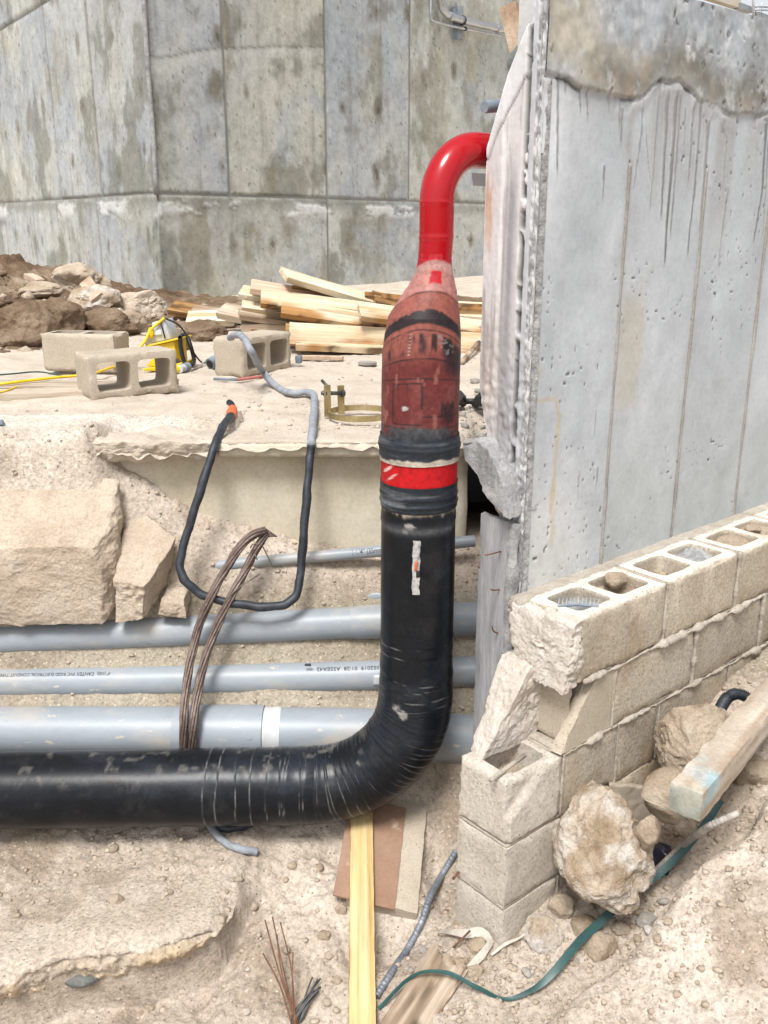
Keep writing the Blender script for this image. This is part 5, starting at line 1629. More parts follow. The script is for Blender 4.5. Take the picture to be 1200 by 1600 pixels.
# stones on the spoil heap
HEAP = 'stones on the brown spoil heap'
for i, (px, py, w, h, Y, lab, m) in enumerate(((124, 441, 86, 52, 7.6, 'largest craggy brown rock on top of the spoil heap against the tank', 'rock'),
                                              (212, 477, 84, 48, 6.9, 'smooth rounded beige boulder on the right side of the spoil heap', 'boulder'),
                                              (148, 470, 70, 44, 6.7, 'whitish lumpy rock between the two largest heap rocks', 'rock_white'),
                                              (90, 500, 70, 60, 6.1, 'dirt-caked rock in the middle of the spoil heap', 'dirt'),
                                              (165, 510, 90, 50, 6.1, 'brown clod of earth below the beige boulder', 'dirt'),
                                              (30, 510, 90, 70, 5.9, 'big dark brown clod at the left of the heap', 'dirt'),
                                              (184, 489, 20, 14, 6.3, 'little white stone under the smooth beige boulder', 'rock_white'),
                                              (200, 505, 46, 40, 6.3, 'pale dusty clod right of the little white stone', 'rock'),
                                              (60, 455, 60, 26, 6.9, 'pale rubble piece high on the left of the heap', 'rock'),
                                              (262, 535, 60, 40, 5.7, 'brown earth clod behind the yellow tool', 'dirt'),
                                              (320, 520, 60, 40, 5.8, 'brown clod left of the dusty block with the hose', 'dirt'),
                                              (300, 488, 30, 16, 6.3, 'flat pale stone by the scrap boards', 'rock'),
                                              (395, 500, 60, 26, 5.9, 'beige clod under the left ends of the boards', 'rock'))):
    p = on_mound(px, py + h * .34)
    p = p + UPV * px_size(p, h) * .30 + np.array((0, px_size(p, w) * .2, 0))
    stone(px, py, w, h, lab, p, m, 200 + i, 5 if w > 40 else 4, .9, HEAP, amp=.11, planes=10, rot=.3 * (i % 3) - .3)

# ---------------------------------------------------------------- loose blocks on the ledge
LB = 'loose hollow blocks on the dusty ledge'
ZL = 1.282


def loose_block(label, A, Bp, mode, seed, m='cmu'):
    """A and Bp: bottom corners of the long face on the ledge."""
    A = np.asarray(A); ax = unit((Bp - A) * np.array((1, 1, 0)))
    back = np.array((-ax[1], ax[0], 0)); back = back if back[1] > 0 else -back
    v, f = cmu_geo(.395, .19, .19, 2, .014, .0015, .006, seed)
    if mode == 'up': P = place(v, A, ax, back, UPV)
    else: P = place(v, A + back * .19, ax, UPV, -back)
    return tag(obj('concrete_block', P, f, M[m], None, True, sharp=45), label, 'block', LB)


loose_block('tan block standing with open cells upward behind the block with see-through holes', atZ(68, 580, ZL), atZ(178, 583, ZL), 'up', 201)
b2 = loose_block('tan block on its side, see-through holes facing the trench in front of the yellow tool', atZ(143, 627, ZL), atZ(277, 613, ZL), 'side', 202)
_A = atZ(381, 591, ZL); _B = atZ(461, 574, ZL)
loose_block('pale block on its side with the grey hose draped over its corner', _A, _B, 'side', 203)

# ---------------------------------------------------------------- board pile
BP = 'boards heaped against the tank'
_nb = [0]


def board(x0, y0, x1, y1, Y0, Y1, w, t, m, label, tilt=0.0, ext=0.0):
    _nb[0] += 1
    a, b = atY(x0, y0, Y0), atY(x1, y1, Y1)
    b = b + unit(b - a) * ext
    cols = {'wood': PALE, 'wood_dark': RUSTY, 'wood_grey': GREYW, 'wood_pink': ((.56, .40, .29), (.68, .54, .42), (.50, .24, .18)), 'wood_old': GREYW}[m]
    rust = (.36, .19, .07) if m == 'wood' and _nb[0] % 3 != 1 else None
    c = timber('board', a, b, w, t, (0, math.sin(tilt), math.cos(tilt)), None, *cols, _nb[0], rust, .022, .0008, .0008, rustside=lambda v: .62 - .5 * v[:, 1] / w + .25)
    return tag(c, label, 'board', BP)


board(444, 424, 596, 468, 5.75, 6.0, .20, .036, 'wood', 'topmost long pale board slanting down to the right over the pile', -0.28, .1)
board(470, 446, 590, 474, 5.95, 6.05, .15, .06, 'wood_dark', 'dark rough board under the topmost slanting board', -.2, .3)
board(456, 452, 590, 478, 5.80, 5.9, .10, .036, 'wood_dark', 'rust stained board second from the top of the pile', -0.55, .5)
board(376, 452, 462, 462, 5.85, 5.8, .12, .04, 'wood', 'short yellow board poking farthest out at the left end', -.4)
board(392, 443, 488, 460, 5.75, 5.8, .15, .036, 'wood_pink', 'pinkish primed board near the top left of the pile', -0.33, .15)
board(408, 462, 600, 488, 5.62, 5.75, .15, .036, 'wood', 'wide pale board in the upper middle of the pile', -0.55, .5)
board(378, 474, 500, 490, 5.72, 5.8, .09, .036, 'wood', 'pale board end sticking out below the short yellow board', -0.44)
board(374, 486, 470, 500, 5.66, 5.75, .1, .036, 'wood_grey', 'grey brown offcut at the left end low in the pile', -0.28)
board(440, 478, 602, 503, 5.55, 5.62, .13, .036, 'wood', 'pale board with a rusty upper edge across the middle of the pile', -0.55, .4)
board(450, 474, 600, 494, 5.60, 5.68, .07, .036, 'wood_dark', 'narrow rusty strip lying on the middle board', -0.33, .4)
board(562, 483, 612, 490, 5.50, 5.55, .13, .036, 'wood', 'pale board starting halfway along just left of the reducer', -0.55, .7)
board(400, 496, 600, 520, 5.75, 5.85, .14, .05, 'wood_dark', 'shadowed brown board under the middle of the pile', -.3, .4)
board(446, 511, 604, 523, 5.50, 5.55, .12, .05, 'wood_dark', 'rust topped board in the lower pile', -.5, .9)
board(452, 520, 604, 528, 5.45, 5.5, .13, .05, 'wood', 'long pale board lowest on the front of the pile', -1.15, .9)
board(462, 534, 604, 542, 5.42, 5.48, .16, .035, 'wood', 'bottom board lying flat under the front of the pile', -.1, .9)
board(585, 462, 640, 476, 5.9, 5.95, .2, .03, 'wood_dark', 'dark board tip rising behind the reducer', -.3, .3)
board(560, 470, 740, 480, 6.3, 6.5, .14, .036, 'wood', 'pale board passing behind the reducer at the top right', -0.50, .4)
board(600, 486, 742, 492, 6.0, 6.2, .14, .036, 'wood_dark', 'brown board passing behind the reducer in the right half', -0.28, .4)
board(600, 497, 742, 503, 5.8, 6.0, .14, .036, 'wood', 'pale board in the right half behind the reducer', -0.55, .4)
board(600, 510, 742, 516, 5.7, 5.9, .14, .036, 'wood', 'second pale board down in the right half behind the reducer', -0.55, .4)
board(600, 524, 742, 528, 5.65, 5.85, .14, .036, 'wood', 'lowest pale board in the right half behind the reducer', -0.55, .4)
rs = random.Random(8)
for i in range(16):
    x0 = rs.choice((rs.uniform(372, 470), rs.uniform(372, 470), rs.uniform(560, 640))); lay = rs.uniform(0, 1)
    y0 = 452 + lay * 72 + (x0 - 372) * .02; x1 = x0 + rs.uniform(110, 230); sl = rs.uniform(.02, .15) * (1 - .6 * lay)
    _nb[0] += 1
    a = atY(x0, y0, 5.86 - lay * .35 + rs.uniform(0, .2)); b = atY(x1, y0 + (x1 - x0) * sl, 5.92 - lay * .35 + rs.uniform(0, .2))
    tag(timber('board', a, b, rs.uniform(.09, .15), rs.uniform(.022, .045), (0, math.sin(-.25), math.cos(-.25)), None, *rs.choice((PALE, PALE, PINE, RUSTY, GREYW)), _nb[0], rs.choice((None, (.30, .15, .05))), .03, .0008, .0008),
        'board mixed into the tangled heap of boards behind the reducer', 'board', BP)
for i, (a, lab, m) in enumerate((((268, 476, 322, 486, 7.2, 7.1), 'yellow brown scrap board on the heap left of the pile', 'wood_dark'),
                                 ((300, 484, 372, 490, 6.9, 6.9), 'whitish splintered scrap board on the heap', 'wood_old'),
                                 ((292, 494, 366, 492, 6.8, 6.8), 'short pale scrap board under the splintered one', 'wood'),
                                 ((345, 480, 392, 490, 6.6, 6.5), 'tan scrap board running toward the pile', 'wood_grey'))):
    board(*a, .14, .05, m, lab, -.5)
v, f = board_geo(atY(132, 437, 7.1), atY(150, 464, 6.9), .10, .03, (0, -.9, .3), 77)
tag(obj('board', v, f, M['wood_grey'], None, False), 'short brown plank leaning on the largest heap rock', 'board', 'scrap boards on the spoil heap')
v, f = board_geo(atY(44, 427, 7.6), atY(64, 437, 7.5), .08, .04, (0, 0, 1), 78)
tag(obj('board', v, f, M['wood_grey'], None, False), 'small stub of board half buried high on the left of the heap', 'board', 'scrap boards on the spoil heap')
# planks lying on the ledge at the left
for i, (x0, y0, x1, y1, w, lab) in enumerate(((-60, 613, 160, 604, .16, 'long dusty plank lying on the ledge in front, running under the block with holes'), (-60, 598, 185, 597, .20, 'second dusty plank lying on the ledge behind the front plank'), (176, 607, 268, 590, .10, 'short brown offcut seen through the holes of the block'))):
    tag(timber('plank', atZ(x0, y0, ZL + .03), atZ(x1, y1, ZL + .03), w, .032, (0, 0, 1), None, *(((.46, .385, .30), (.56, .49, .40), (.33, .25, .18)) if i < 2 else GREYW), 90 + i), lab, 'plank', 'planks on the ledge')
v, f = board_geo(atZ(462, 556, ZL + .02), atZ(536, 557, ZL + .02), .05, .02, (0, 0, 1), 95)
tag(obj('plank', v, f, M['wood_grey'], None, False), 'thin grey batten lying in front of the board pile', 'plank')

# ---------------------------------------------------------------- yellow site tool with its leads
yc = atZ(254, 577, ZL)
yt = empty('power_tool', yc, 'yellow power unit with grey top and black loop handle behind the block with holes', 'tool')


def prism(name, pts_front, depth, m, parent, Yf, round_=0.0):
    P = np.array([atY(px, py, Yf) for px, py in pts_front])
    Bk = P + np.array((depth * .25, depth, 0))
    n = len(P); v = np.vstack([P, Bk])
    F = [tuple(range(n)), tuple(range(n, 2 * n))[::-1]] + [(i, n + i, n + (i + 1) % n, (i + 1) % n) for i in range(n)]
    bm = bmesh.new(); vv = [bm.verts.new(q) for q in v]
    for q in F: bm.faces.new([vv[i] for i in q])
    bmesh.ops.recalc_face_normals(bm, faces=bm.faces)
    bmesh.ops.bevel(bm, geom=bm.edges[:], offset=.005, segments=2, affect='EDGES', profile=.5)
    bm.verts.index_update()
    V = np.array([q.co[:] for q in bm.verts]); F = [tuple(q.index for q in fc.verts) for fc in bm.faces]; bm.free()
    return obj(name, V, F, m, parent, True, sharp=30)


YT = yc[1]
prism('body', ((236, 541), (272, 533), (276, 566), (272, 574), (228, 572), (238, 560)), .13, M['yellow'], yt, YT)
prism('rim', ((226, 540), (278, 528), (279, 531), (227, 543)), .16, M['yellow'], yt, YT - .02)
prism('foot', ((222, 576), (270, 570), (287, 565), (287, 571), (250, 580), (224, 580)), .15, M['yellow'], yt, YT - .02)
prism('top_case', ((237, 504), (256, 499), (267, 529), (236, 536)), .10, M['grey_plastic'], yt, YT + .02)
prism('case_lid', ((239, 517), (250, 515), (252, 523), (240, 524)), .02, M['white_paint'], yt, YT + .008)
for x in ((251, 503, 258, 529),):
    v, f = tube_geo(np.array([atY(x[0], x[1], YT + .012), atY(x[2], x[3], YT + .012)]), .004, 6); obj('case_groove', v, f, M['black_plastic'], yt)
hp = [(281, 528), (283, 545), (289, 568), (300, 570), (303, 562), (297, 538), (291, 525), (284, 524)]
h3 = catmull([atY(x, y, YT - .02 + (i > 3) * .10) for i, (x, y) in enumerate(hp)] + [atY(281, 528, YT - .02)], 6)
v, f = tube_geo(h3, .011, 9, False); obj('loop_handle', v, f, M['black_plastic'], yt)
v, f = tube_geo(catmull([atY(276, 562, YT), atY(283, 570, YT - .01), atY(290, 571, YT - .01)], 4), .010, 8); obj('handle_base', v, f, M['black_plastic'], yt)
v, f = tube_geo(catmull([atY(212, 549, YT - .05), atY(225, 535, YT - .03), atY(233, 520, YT - .01), atY(240, 511, YT), atY(257, 497, YT + .02)], 6), .0075, 8); obj('yellow_lead', v, f, M['yellow'], yt)
v, f = rock_geo(atY(236, 520, YT), (.03, .03, .05), 5, 3, 6, .03); obj('lead_knot', v, f, M['yellow'], yt)
v, f = tube_geo(catmull([atY(257, 497, YT + .02), atY(278, 507, YT + .03), atY(292, 525, YT + .04), atY(301, 548, YT + .02), atZ(315, 566, ZL + .01), atZ(326, 565, ZL + .02)], 7), .0048, 8); obj('black_lead', v, f, M['black_plastic'], yt)
# connectors lying on the ledge
sk = empty('cable_socket', atZ(283, 580, ZL), 'yellow and grey cable socket on the dust beside the block with holes', 'connector')
for (x0, x1, y0, y1, r, m, nm) in ((272, 281, 577, 576, .022, 'yellow', 'collar'), (280, 287, 577, 575, .020, 'grey_plastic', 'barrel'), (286, 293, 575, 573, .024, 'blue_grey', 'cap')):
    v, f = tube_geo(np.array([atZ(x0, y0, ZL + .022), atZ(x1, y1, ZL + .022)]), r, 14); obj(nm, v, f, M[m], sk, True, sharp=40)
pg = empty('cable_plug', atZ(333, 572, ZL), 'blue grey round plug with dark mouth left of the hose-draped block', 'connector')
p0 = atZ(328, 569, ZL + .03); p1 = p0 + np.array((.06, .09, .035))
v, f = tube_geo(np.array([p0, p0 + (p1 - p0) * .35, p0 + (p1 - p0) * .36, p1]), np.array((.030, .030, .024, .022)), 16); obj('barrel', v, f, M['blue_grey'], pg, True, sharp=40)
v, f = tube_geo(np.array([p0 - unit(p1 - p0) * .003, p0 + unit(p1 - p0) * .004]), .021, 14); obj('mouth', v, f, M['black_plastic'], pg, True, sharp=40)
v, f = tube_geo(catmull([p1, p1 + np.array((-.01, .02, .03)), p1 + np.array((.02, .05, .05))], 5), .012, 8); obj('gland', v, f, M['blue_grey'], pg)
v, f = tube_geo(catmull([atZ(300, 577, ZL + .005), atZ(312, 573, ZL + .006), atZ(320, 565, ZL + .02), p1], 6), .005, 7); obj('lead', v, f, M['rebar'], pg)
tag(tube('extension_lead', [atZ(x, y, ZL + .012 + dz) for x, y, dz in ((-40, 604, 0), (0, 600, .022), (50, 594, .024), (95, 589, .024), (140, 585, .024), (172, 575, .024), (190, 571, .0))], .0065, M['yellow'], n=8, seg=8), 'yellow extension lead crossing the planks on the ledge', 'cable')
tag(tube('extension_lead', [atZ(x, y, ZL + .012 + dz) for x, y, dz in ((-30, 588, .02), (20, 584, .02), (60, 581, .02), (96, 587, .024))], .004, M['strap'], n=8, seg=8), 'thin green lead arching over the planks on the ledge', 'cable')
tag(tube('extension_lead', [atZ(x, y, ZL + .03) for x, y in ((-20, 617, ), (8, 611), (27, 604))], .004, M['yellow'], n=6, seg=8), 'short loose end of yellow lead on the front plank', 'cable')
rd = empty('marker_rod', atZ(370, 590, ZL), 'thin red and blue rod on the dust in front of the hose-draped block', 'rod')
v, f = tube_geo(np.array([atZ(334, 592, ZL + .008), atZ(372, 593, ZL + .008)]), .007, 8); obj('blue_end', v, f, M['blue_grey'], rd)
v, f = tube_geo(np.array([atZ(372, 593, ZL + .008), atZ(412, 588, ZL + .010)]), .008, 8); obj('red_end', v, f, mat('faded_red', [(.3, (.42, .12, .1)), (.7, (.55, .25, .2))], 9), rd)
v, f = prism('x', ((461, 556), (470, 556), (470, 568), (461, 568)), .03, M['blue_grey'], None, 4.9), None
v['label'] = 'small dark blue cap standing right of the hose-draped block'; v['category'] = 'cap'; v.name = 'stopper'
v, f = tube_geo(np.array([atZ(574, 569, ZL), atZ(574, 569, ZL) + UPV * .012]), .05, 20)
tag(obj('metal_disc', v, f, M['rock_grey'], None, True, sharp=40), 'flat grey metal disc lying on the dust before the board pile', 'disc')
v, f = hex_geo([atZ(-14, 672, ZL), atZ(8, 669, ZL), atZ(8, 662, ZL), atZ(-14, 662, ZL)] + [atZ(-14, 664, ZL + .03), atZ(5, 664, ZL + .02), atZ(4, 656, ZL + .03), atZ(-14, 656, ZL + .03)], 8, .003, 20, 3)
tag(obj('rag', v, f, M['blue_grey']), 'scrap of blue grey rag on the ledge at its far left', 'rag')

# brass-coloured pipe clamp
gc = atZ(556, 649, ZL)
cl = empty('pipe_clamp', gc, 'yellow zinc pipe clamp ring with bolted lugs on the ledge beside the pipe', 'clamp')
Rg = .125; gcc = atZ(563, 646, ZL + .018)
an = np.linspace(math.radians(172), math.radians(172 + 352), 90)
V = []
for a in an:
    for dr, dz in ((0, -.010), (0, .012), (-.007, .012), (-.007, -.010)):
        V.append(gcc + np.array(((Rg + dr) * math.cos(a), (Rg + dr) * math.sin(a) * .95, dz)))
F = [tuple(q) for q in grid_faces(90, 4, True)]
obj('ring', np.array(V), F, M['gold'], cl, True, sharp=30)
for px0, py0, hh in ((513, 652, .125), (534, 648, .115)):
    p = atZ(px0, py0, ZL)
    v, f = box_geo((.028, .008, hh), .02, .0004, .001, 30, 3)
    obj('lug', place(v, p - np.array((.014, 0, 0)), unit((1, .45, 0)), unit((-.45, 1, 0)), UPV), f, M['gold'], cl, True, sharp=30)
q0, q1 = atZ(515, 650, ZL) + UPV * .09, atZ(531, 648, ZL) + UPV * .085
v, f = tube_geo(np.array([q0 + (q0 - q1) * .7, q1 + (q1 - q0) * .5]), .008, 10); obj('bolt', v, f, M['steel_dark'], cl)
v, f = tube_geo(np.array([q0 + UPV * .02, q0 + UPV * .045 + np.array((-.03, .03, 0))]), .006, 8); obj('wing', v, f, M['steel_dark'], cl)
for s_ in (-.35, 1.3):
    c = q0 + (q1 - q0) * s_; d = unit(q1 - q0)
    v, f = tube_geo(np.array([c - d * .006, c + d * .006]), .015, 6); obj('nut', v, f, M['steel_dark'], cl, False)
# black knobs by the wall foot
kb = empty('valve_knobs', atZ(735, 640, 1.29), 'pair of black knobbed fittings on the rubble right of the maroon reducer', 'fitting')
for (x, y, dx) in ((724, 630, -.03), (742, 632, .03)):
    c = atZ(x, y, 1.31)
    v, f = tube_geo(np.array([c, c + np.array((dx * .4, -.03, .02)), c + np.array((dx * .5, -.035, .022)), c + np.array((dx, -.06, .04))]), np.array((.016, .016, .026, .026)), 14); obj('knob', v, f, M['black_plastic'], kb, True, sharp=40)
v, f = tube_geo(np.array([atZ(718, 627, 1.315), atZ(748, 627, 1.32)]), .012, 10); obj('stem', v, f, M['black_plastic'], kb)
v, f = tube_geo(np.array([atZ(722, 566, 1.29), atZ(748, 535, 1.33)]), .014, 6)
tag(obj('stake', v, f, M['wood_old']), 'short brown stake lying askew on the rubble behind the reducer', 'stake')

# ---------------------------------------------------------------- black cable looping over the ledge
cab = empty('cable', atZ(480, 690, ZL), 'thick black taped cable looping from the block down over the conduits and back', 'cable')
cpts = [atZ(361, 650, ZL + .034), atZ(350, 664, ZL + .030), atY(337, 692, 3.125), atY(320, 745, 3.06), atY(304, 796, 3.02), atY(288, 848, 2.99), atY(281, 884, 2.96), atY(290, 908, 2.94), atY(318, 930, 2.935), atY(360, 942, 2.93), atY(410, 948, 2.93), atY(446, 944, 2.94), atY(464, 926, 2.96), atY(470, 890, 2.99), atY(474, 840, 3.01), atY(479, 780, 3.05), atY(483, 730, 3.09), atY(486, 696, 3.115)]
cpts2 = [atY(486, 696, 3.115), atZ(488, 672, ZL + .022), atZ(491, 640, ZL + .016), atZ(490, 618, ZL + .022), atZ(478, 613, ZL + .02), atZ(455, 614, ZL + .016), atZ(432, 604, ZL + .016), atZ(410, 580, ZL + .06), atY(394, 552, 4.00), atY(383, 531, 4.08), atY(375, 524, 4.14), atY(366, 524, 4.24), atY(360, 528, 4.34)]


def wrapped(pts, r, seed, n=14):
    p = catmull(pts, n)
    k = np.linspace(0, 1, len(p)) * len(pts)
    rr = r * (1 + .10 * fbm(np.stack([k * 2.2, k * 0, k * 0], 1), 3, seed))
    v, f = tube_geo(p, rr, 14)
    ang = np.tile(np.linspace(0, 2 * math.pi, 14, endpoint=False), len(p)); kk = np.repeat(k, 14)
    c = np.repeat(p, 14, 0)
    v = v + (v - c) * (.07 * np.sin(kk * 6 + ang))[:, None] + (v - c) * (fbm(v * 30, 3, seed) * .12)[:, None] if len(v) == len(c) else v
    return v, f


v, f = wrapped(cpts, .0148, 3); obj('taped_section', v, f, M['cable'], cab)
v, f = wrapped(cpts2, .0155, 5); obj('bare_hose', v, f, M['cable_dusty'], cab)
c0, c1 = cpts[0], cpts[0] + unit(atZ(366, 628, ZL + .05) - cpts[0]) * .10
v, f = tube_geo(np.array([c0, c0 + (c1 - c0) * .2, c0 + (c1 - c0) * .25, c1]), np.array((.016, .019, .021, .017)), 12); obj('orange_connector', v, f, M['orange'], cab, True, sharp=40)
v, f = tube_geo(catmull([c1, c1 + np.array((-.008, .03, .012)), c1 + np.array((-.022, .05, .016))], 4), .012, 10); obj('connector_tip', v, f, M['black_plastic'], cab)

# ---------------------------------------------------------------- stranded copper wires
def stranded(label, pts, r, n, pitch, seed, fray=True):
    p = catmull(pts, 12)
    T, N, B = frames(p)
    d = np.r_[0, np.cumsum(np.linalg.norm(np.diff(p, axis=0), axis=1))]
    root = empty('copper_wire', p[-1], label, 'wire', 'copper wires over the conduits')
    for k in range(n):
        a = 2 * math.pi * k / (n - 1) + d / pitch * 2 * math.pi
        rr = r * 2.0 if k else 0
        wob = 1 + .25 * fbm(np.stack([d * 20, d * 0 + k, d * 0], 1), 2, seed)
        q = p + (N * np.cos(a)[:, None] + B * np.sin(a)[:, None]) * (rr * wob)[:, None] if k else p
        v, f = tube_geo(q, r, 7); obj('strand', v, f, M['copper'], root)
    return root


wA = [(414, 829, 3.03), (392, 838, 2.99), (370, 862, 2.965), (350, 895, 2.955), (331, 930, 2.92), (312, 975, 2.915), (298, 1030, 2.86), (290, 1080, 2.80), (287, 1130, 2.737), (286, 1180, 2.735)]
wB = [(416, 834, 3.035), (400, 858, 3.0), (383, 892, 2.97), (362, 930, 2.925), (343, 970, 2.915), (322, 1025, 2.86), (309, 1080, 2.80), (303, 1130, 2.737), (300, 1180, 2.735)]
ra = stranded('brown stranded copper wire bent over, left one of the pair hanging behind the pipe', [atY(*q) for q in wA], .0050, 8, 1.1, 3)
rb = stranded('brown stranded copper wire with stray strands, right one of the pair hanging behind the pipe', [atY(*q) for q in wB], .0050, 8, .9, 4)
for q in ([(400, 853, 2.98), (408, 851, 2.975), (416, 865, 2.98), (424, 882, 2.985)], [(397, 862, 2.98), (400, 870, 2.97), (402, 875, 2.97)], [(360, 930, 2.91), (378, 915, 2.93), (406, 897, 2.96)], [(405, 850, 2.97), (396, 850, 2.965), (391, 856, 2.97)]):
    v, f = tube_geo(catmull([atY(*t) for t in q], 6), .0022, 6); obj('stray_strand', v, f, M['copper'], rb)
for i in range(7):
    b = atY(414 + i * .8, 832 + i, 3.03); v, f = tube_geo(np.array([b, b + np.array((.008 + .004 * i, .0, .012 - .002 * i))]), .003, 6); obj('cut_end', v, f, M['copper'], ra if i < 4 else rb)

# dark cable tails and a bar stub under the pipe
tp = [atY(318, 1262, 2.70)] + [on_ground(x, y, .014) for x, y in ((332, 1300), (352, 1322), (375, 1332), (402, 1337))]
v, f = wrapped(tp, .0125, 9, 8); tag(obj('cable_tail', v, f, M['cable_dusty']), 'frayed grey cable tail curling out under the black pipe', 'cable')
tp = [atY(322, 1262, 2.70)] + [on_ground(x, y, .02) for x, y in ((336, 1293), (352, 1302), (372, 1300), (393, 1294))]
v, f = wrapped(tp, .0135, 10, 8); tag(obj('cable_tail', v, f, M['cable']), 'short black cable loop tucked right under the black pipe', 'cable')
v, f = rib_tube(np.array([on_ground(346, 1290, .035), on_ground(388, 1291, .035), on_ground(428, 1291, .035)]), .0085)
tag(obj('bar_stub', v, f, M['rebar_blue'], None, True, sharp=40), 'short ribbed steel bar stub poking out under the black pipe', 'rebar')

# ---------------------------------------------------------------- props under the bend
gb = lambda x, y, dz: on_ground(x, y, dz)
tb = empty('channel_block', (.03, 2.35, 0), 'dusty concrete channel block lying under the fibreboard below the pipe bend', 'block')
o = np.array((-.110, 2.315, .076)); axy = unit((.045, .40, .095)); axx = unit((1, -.12, -.20)); axz = np.cross(axx, axy)
sec = [(0, 0), (.215, 0), (.215, -.15), (.175, -.15), (.165, -.055), (.145, -.035), (.07, -.035), (.05, -.055), (.04, -.105), (0, -.105)]
v, f = slab_geo([(a, b) for a, b in sec], o, axx, axz, axy, .42, .012, .0018, 9)
obj('channel', v, f, M['cmu'], tb, True, sharp=40)
v, f = box_geo((.19, .39, .008), .02, .0006, .001, 20, 4)
v = place(v, o + axz * .0045 + np.array((-.045, -.004, 0)), axx, axy, axz)
tag(obj('fibreboard', v, f, M['hardboard'], None, True, sharp=40), 'brown fibreboard sheet lying on the channel block under the pine stick', 'board')
tag(timber('pine_stick', (-.075, 2.69, .185), (-.052, 1.72, -.045), .073, .040, (0, 0, 1), None, (.55, .40, .19), (.63, .49, .27), (.47, .31, .12), 5, None, .012, .0006, .002), 'yellow pine stick running from under the pipe bend toward the viewer', 'timber')

# ---------------------------------------------------------------- right-hand pocket
ta = np.array(atW(1068, 1278, -.50)); ta = atZ(1068, 1278, .56)
td = unit((.640, .768, .03))
tm = empty('squared_timber', ta, 'squared grey timber with blue sprayed end sticking out over the rocks', 'timber')
ay = unit(np.cross(UPV, td)); az = np.cross(td, ay)
v, f = box_geo((1.3, .088, .088), .016, .0014, .004, 16, 6)
P = place(v, ta - ay * .044 - az * .0, td, ay, az)
tl = (P - ta) @ td; tn = fbm(P * np.array((9, 9, 9)), 4, 7)
tcol = np.tile(np.array((.44, .375, .30)), (len(P), 1)).astype(float)
gr_ = fbm(np.stack([(v[:, 0]) * 1.6, v[:, 1] * 60, v[:, 2] * 60], 1), 4, 9)
tcol = lerp3(tcol, np.array((.54, .475, .39)), smooth(0, .4, gr_)); tcol = lerp3(tcol, np.array((.29, .20, .13)), smooth(.05, .4, -gr_) * .7)
topm = (v[:, 2] > .07)
tcol = lerp3(tcol, np.array((.34, .47, .52)), smooth(.10, .02, np.abs(tl - .10) + .12 * tn) * smooth(.05, .005, np.abs(v[:, 1] - .035) + .05 * tn) * topm * .42)
tcol = lerp3(tcol, np.array((.26, .48, .55)), smooth(.09, .03, np.abs(tl - .06) + .06 * tn) * (v[:, 1] < .02) * (v[:, 2] > .03) * .5)
endm = v[:, 0] < .004
tcol = lerp3(tcol, np.array((.20, .27, .25)), endm * .65); tcol = lerp3(tcol, np.array((.42, .40, .33)), endm * smooth(-.1, .3, tn) * .6)
crk = np.exp(-((v[:, 1] - .045 - .01 * fbm(v * np.array((20, 1, 1)), 3, 4)) / .0018) ** 2) * (v[:, 0] < .12)
tcol = lerp3(tcol, np.array((.1, .08, .06)), crk * .8)
obj('timber', P, f, mat('marked_timber', [(.3, .85), (.6, 1.05)], 14, .85, .45, 50, .003, .28, 110, tint=True), tm, True, np.clip(tcol, 0, 1), sharp=40)
pth = [atZ(*q) for q in ((1118, 1122, .60), (1135, 1092, .62), (1152, 1084, .64), (1170, 1092, .63), (1182, 1112, .60), (1186, 1135, .57))]
p_ = catmull(pth, 40)
v, f = tube_geo(p_, .016 + .003 * np.sin(np.arange(len(p_)) * 1.35), 12)
tag(obj('corrugated_hose', v, f, M['cable'], None, True), 'black corrugated hose arching out of the soil behind the rounded rock', 'hose')
v, f = rib_tube(np.array([on_ground(992, 1404, .03), on_ground(1030, 1384, .07), on_ground(1062, 1367, .10), on_ground(1100, 1352, .12), on_ground(1146, 1341, .14)]), .0085, .009, .0012)
tag(obj('ribbed_bar', v, f, M['rebar'], None, True, sharp=40), 'dusty bent ribbed steel bar rising right from under the pointed rock', 'rebar')
v, f = rib_tube(np.array([on_ground(588, 1562, .012), on_ground(612, 1526, .014), on_ground(636, 1492, .02), on_ground(658, 1450, .02), on_ground(672, 1410, .02), on_ground(690, 1376, .02), on_ground(712, 1342, .03)]), .0095, .0125, .0014)
tag(obj('ribbed_bar', v, f, M['rebar_blue'], None, True, sharp=40), 'blue grey ribbed bar curving along the trench between pine stick and block column', 'rebar')
v, f = hex_geo([on_ground(1018, 1362, .0), on_ground(1046, 1372, .0), on_ground(1048, 1350, .0), on_ground(1020, 1345, .0), on_ground(1018, 1356, .055), on_ground(1044, 1366, .06), on_ground(1048, 1346, .06), on_ground(1022, 1340, .06)], 14, .002, 20, 3, .5)
tag(obj('bottle_shard', v, f, M['glass_dark']), 'dark glassy bottle piece beside the pointed rock', 'bottle')


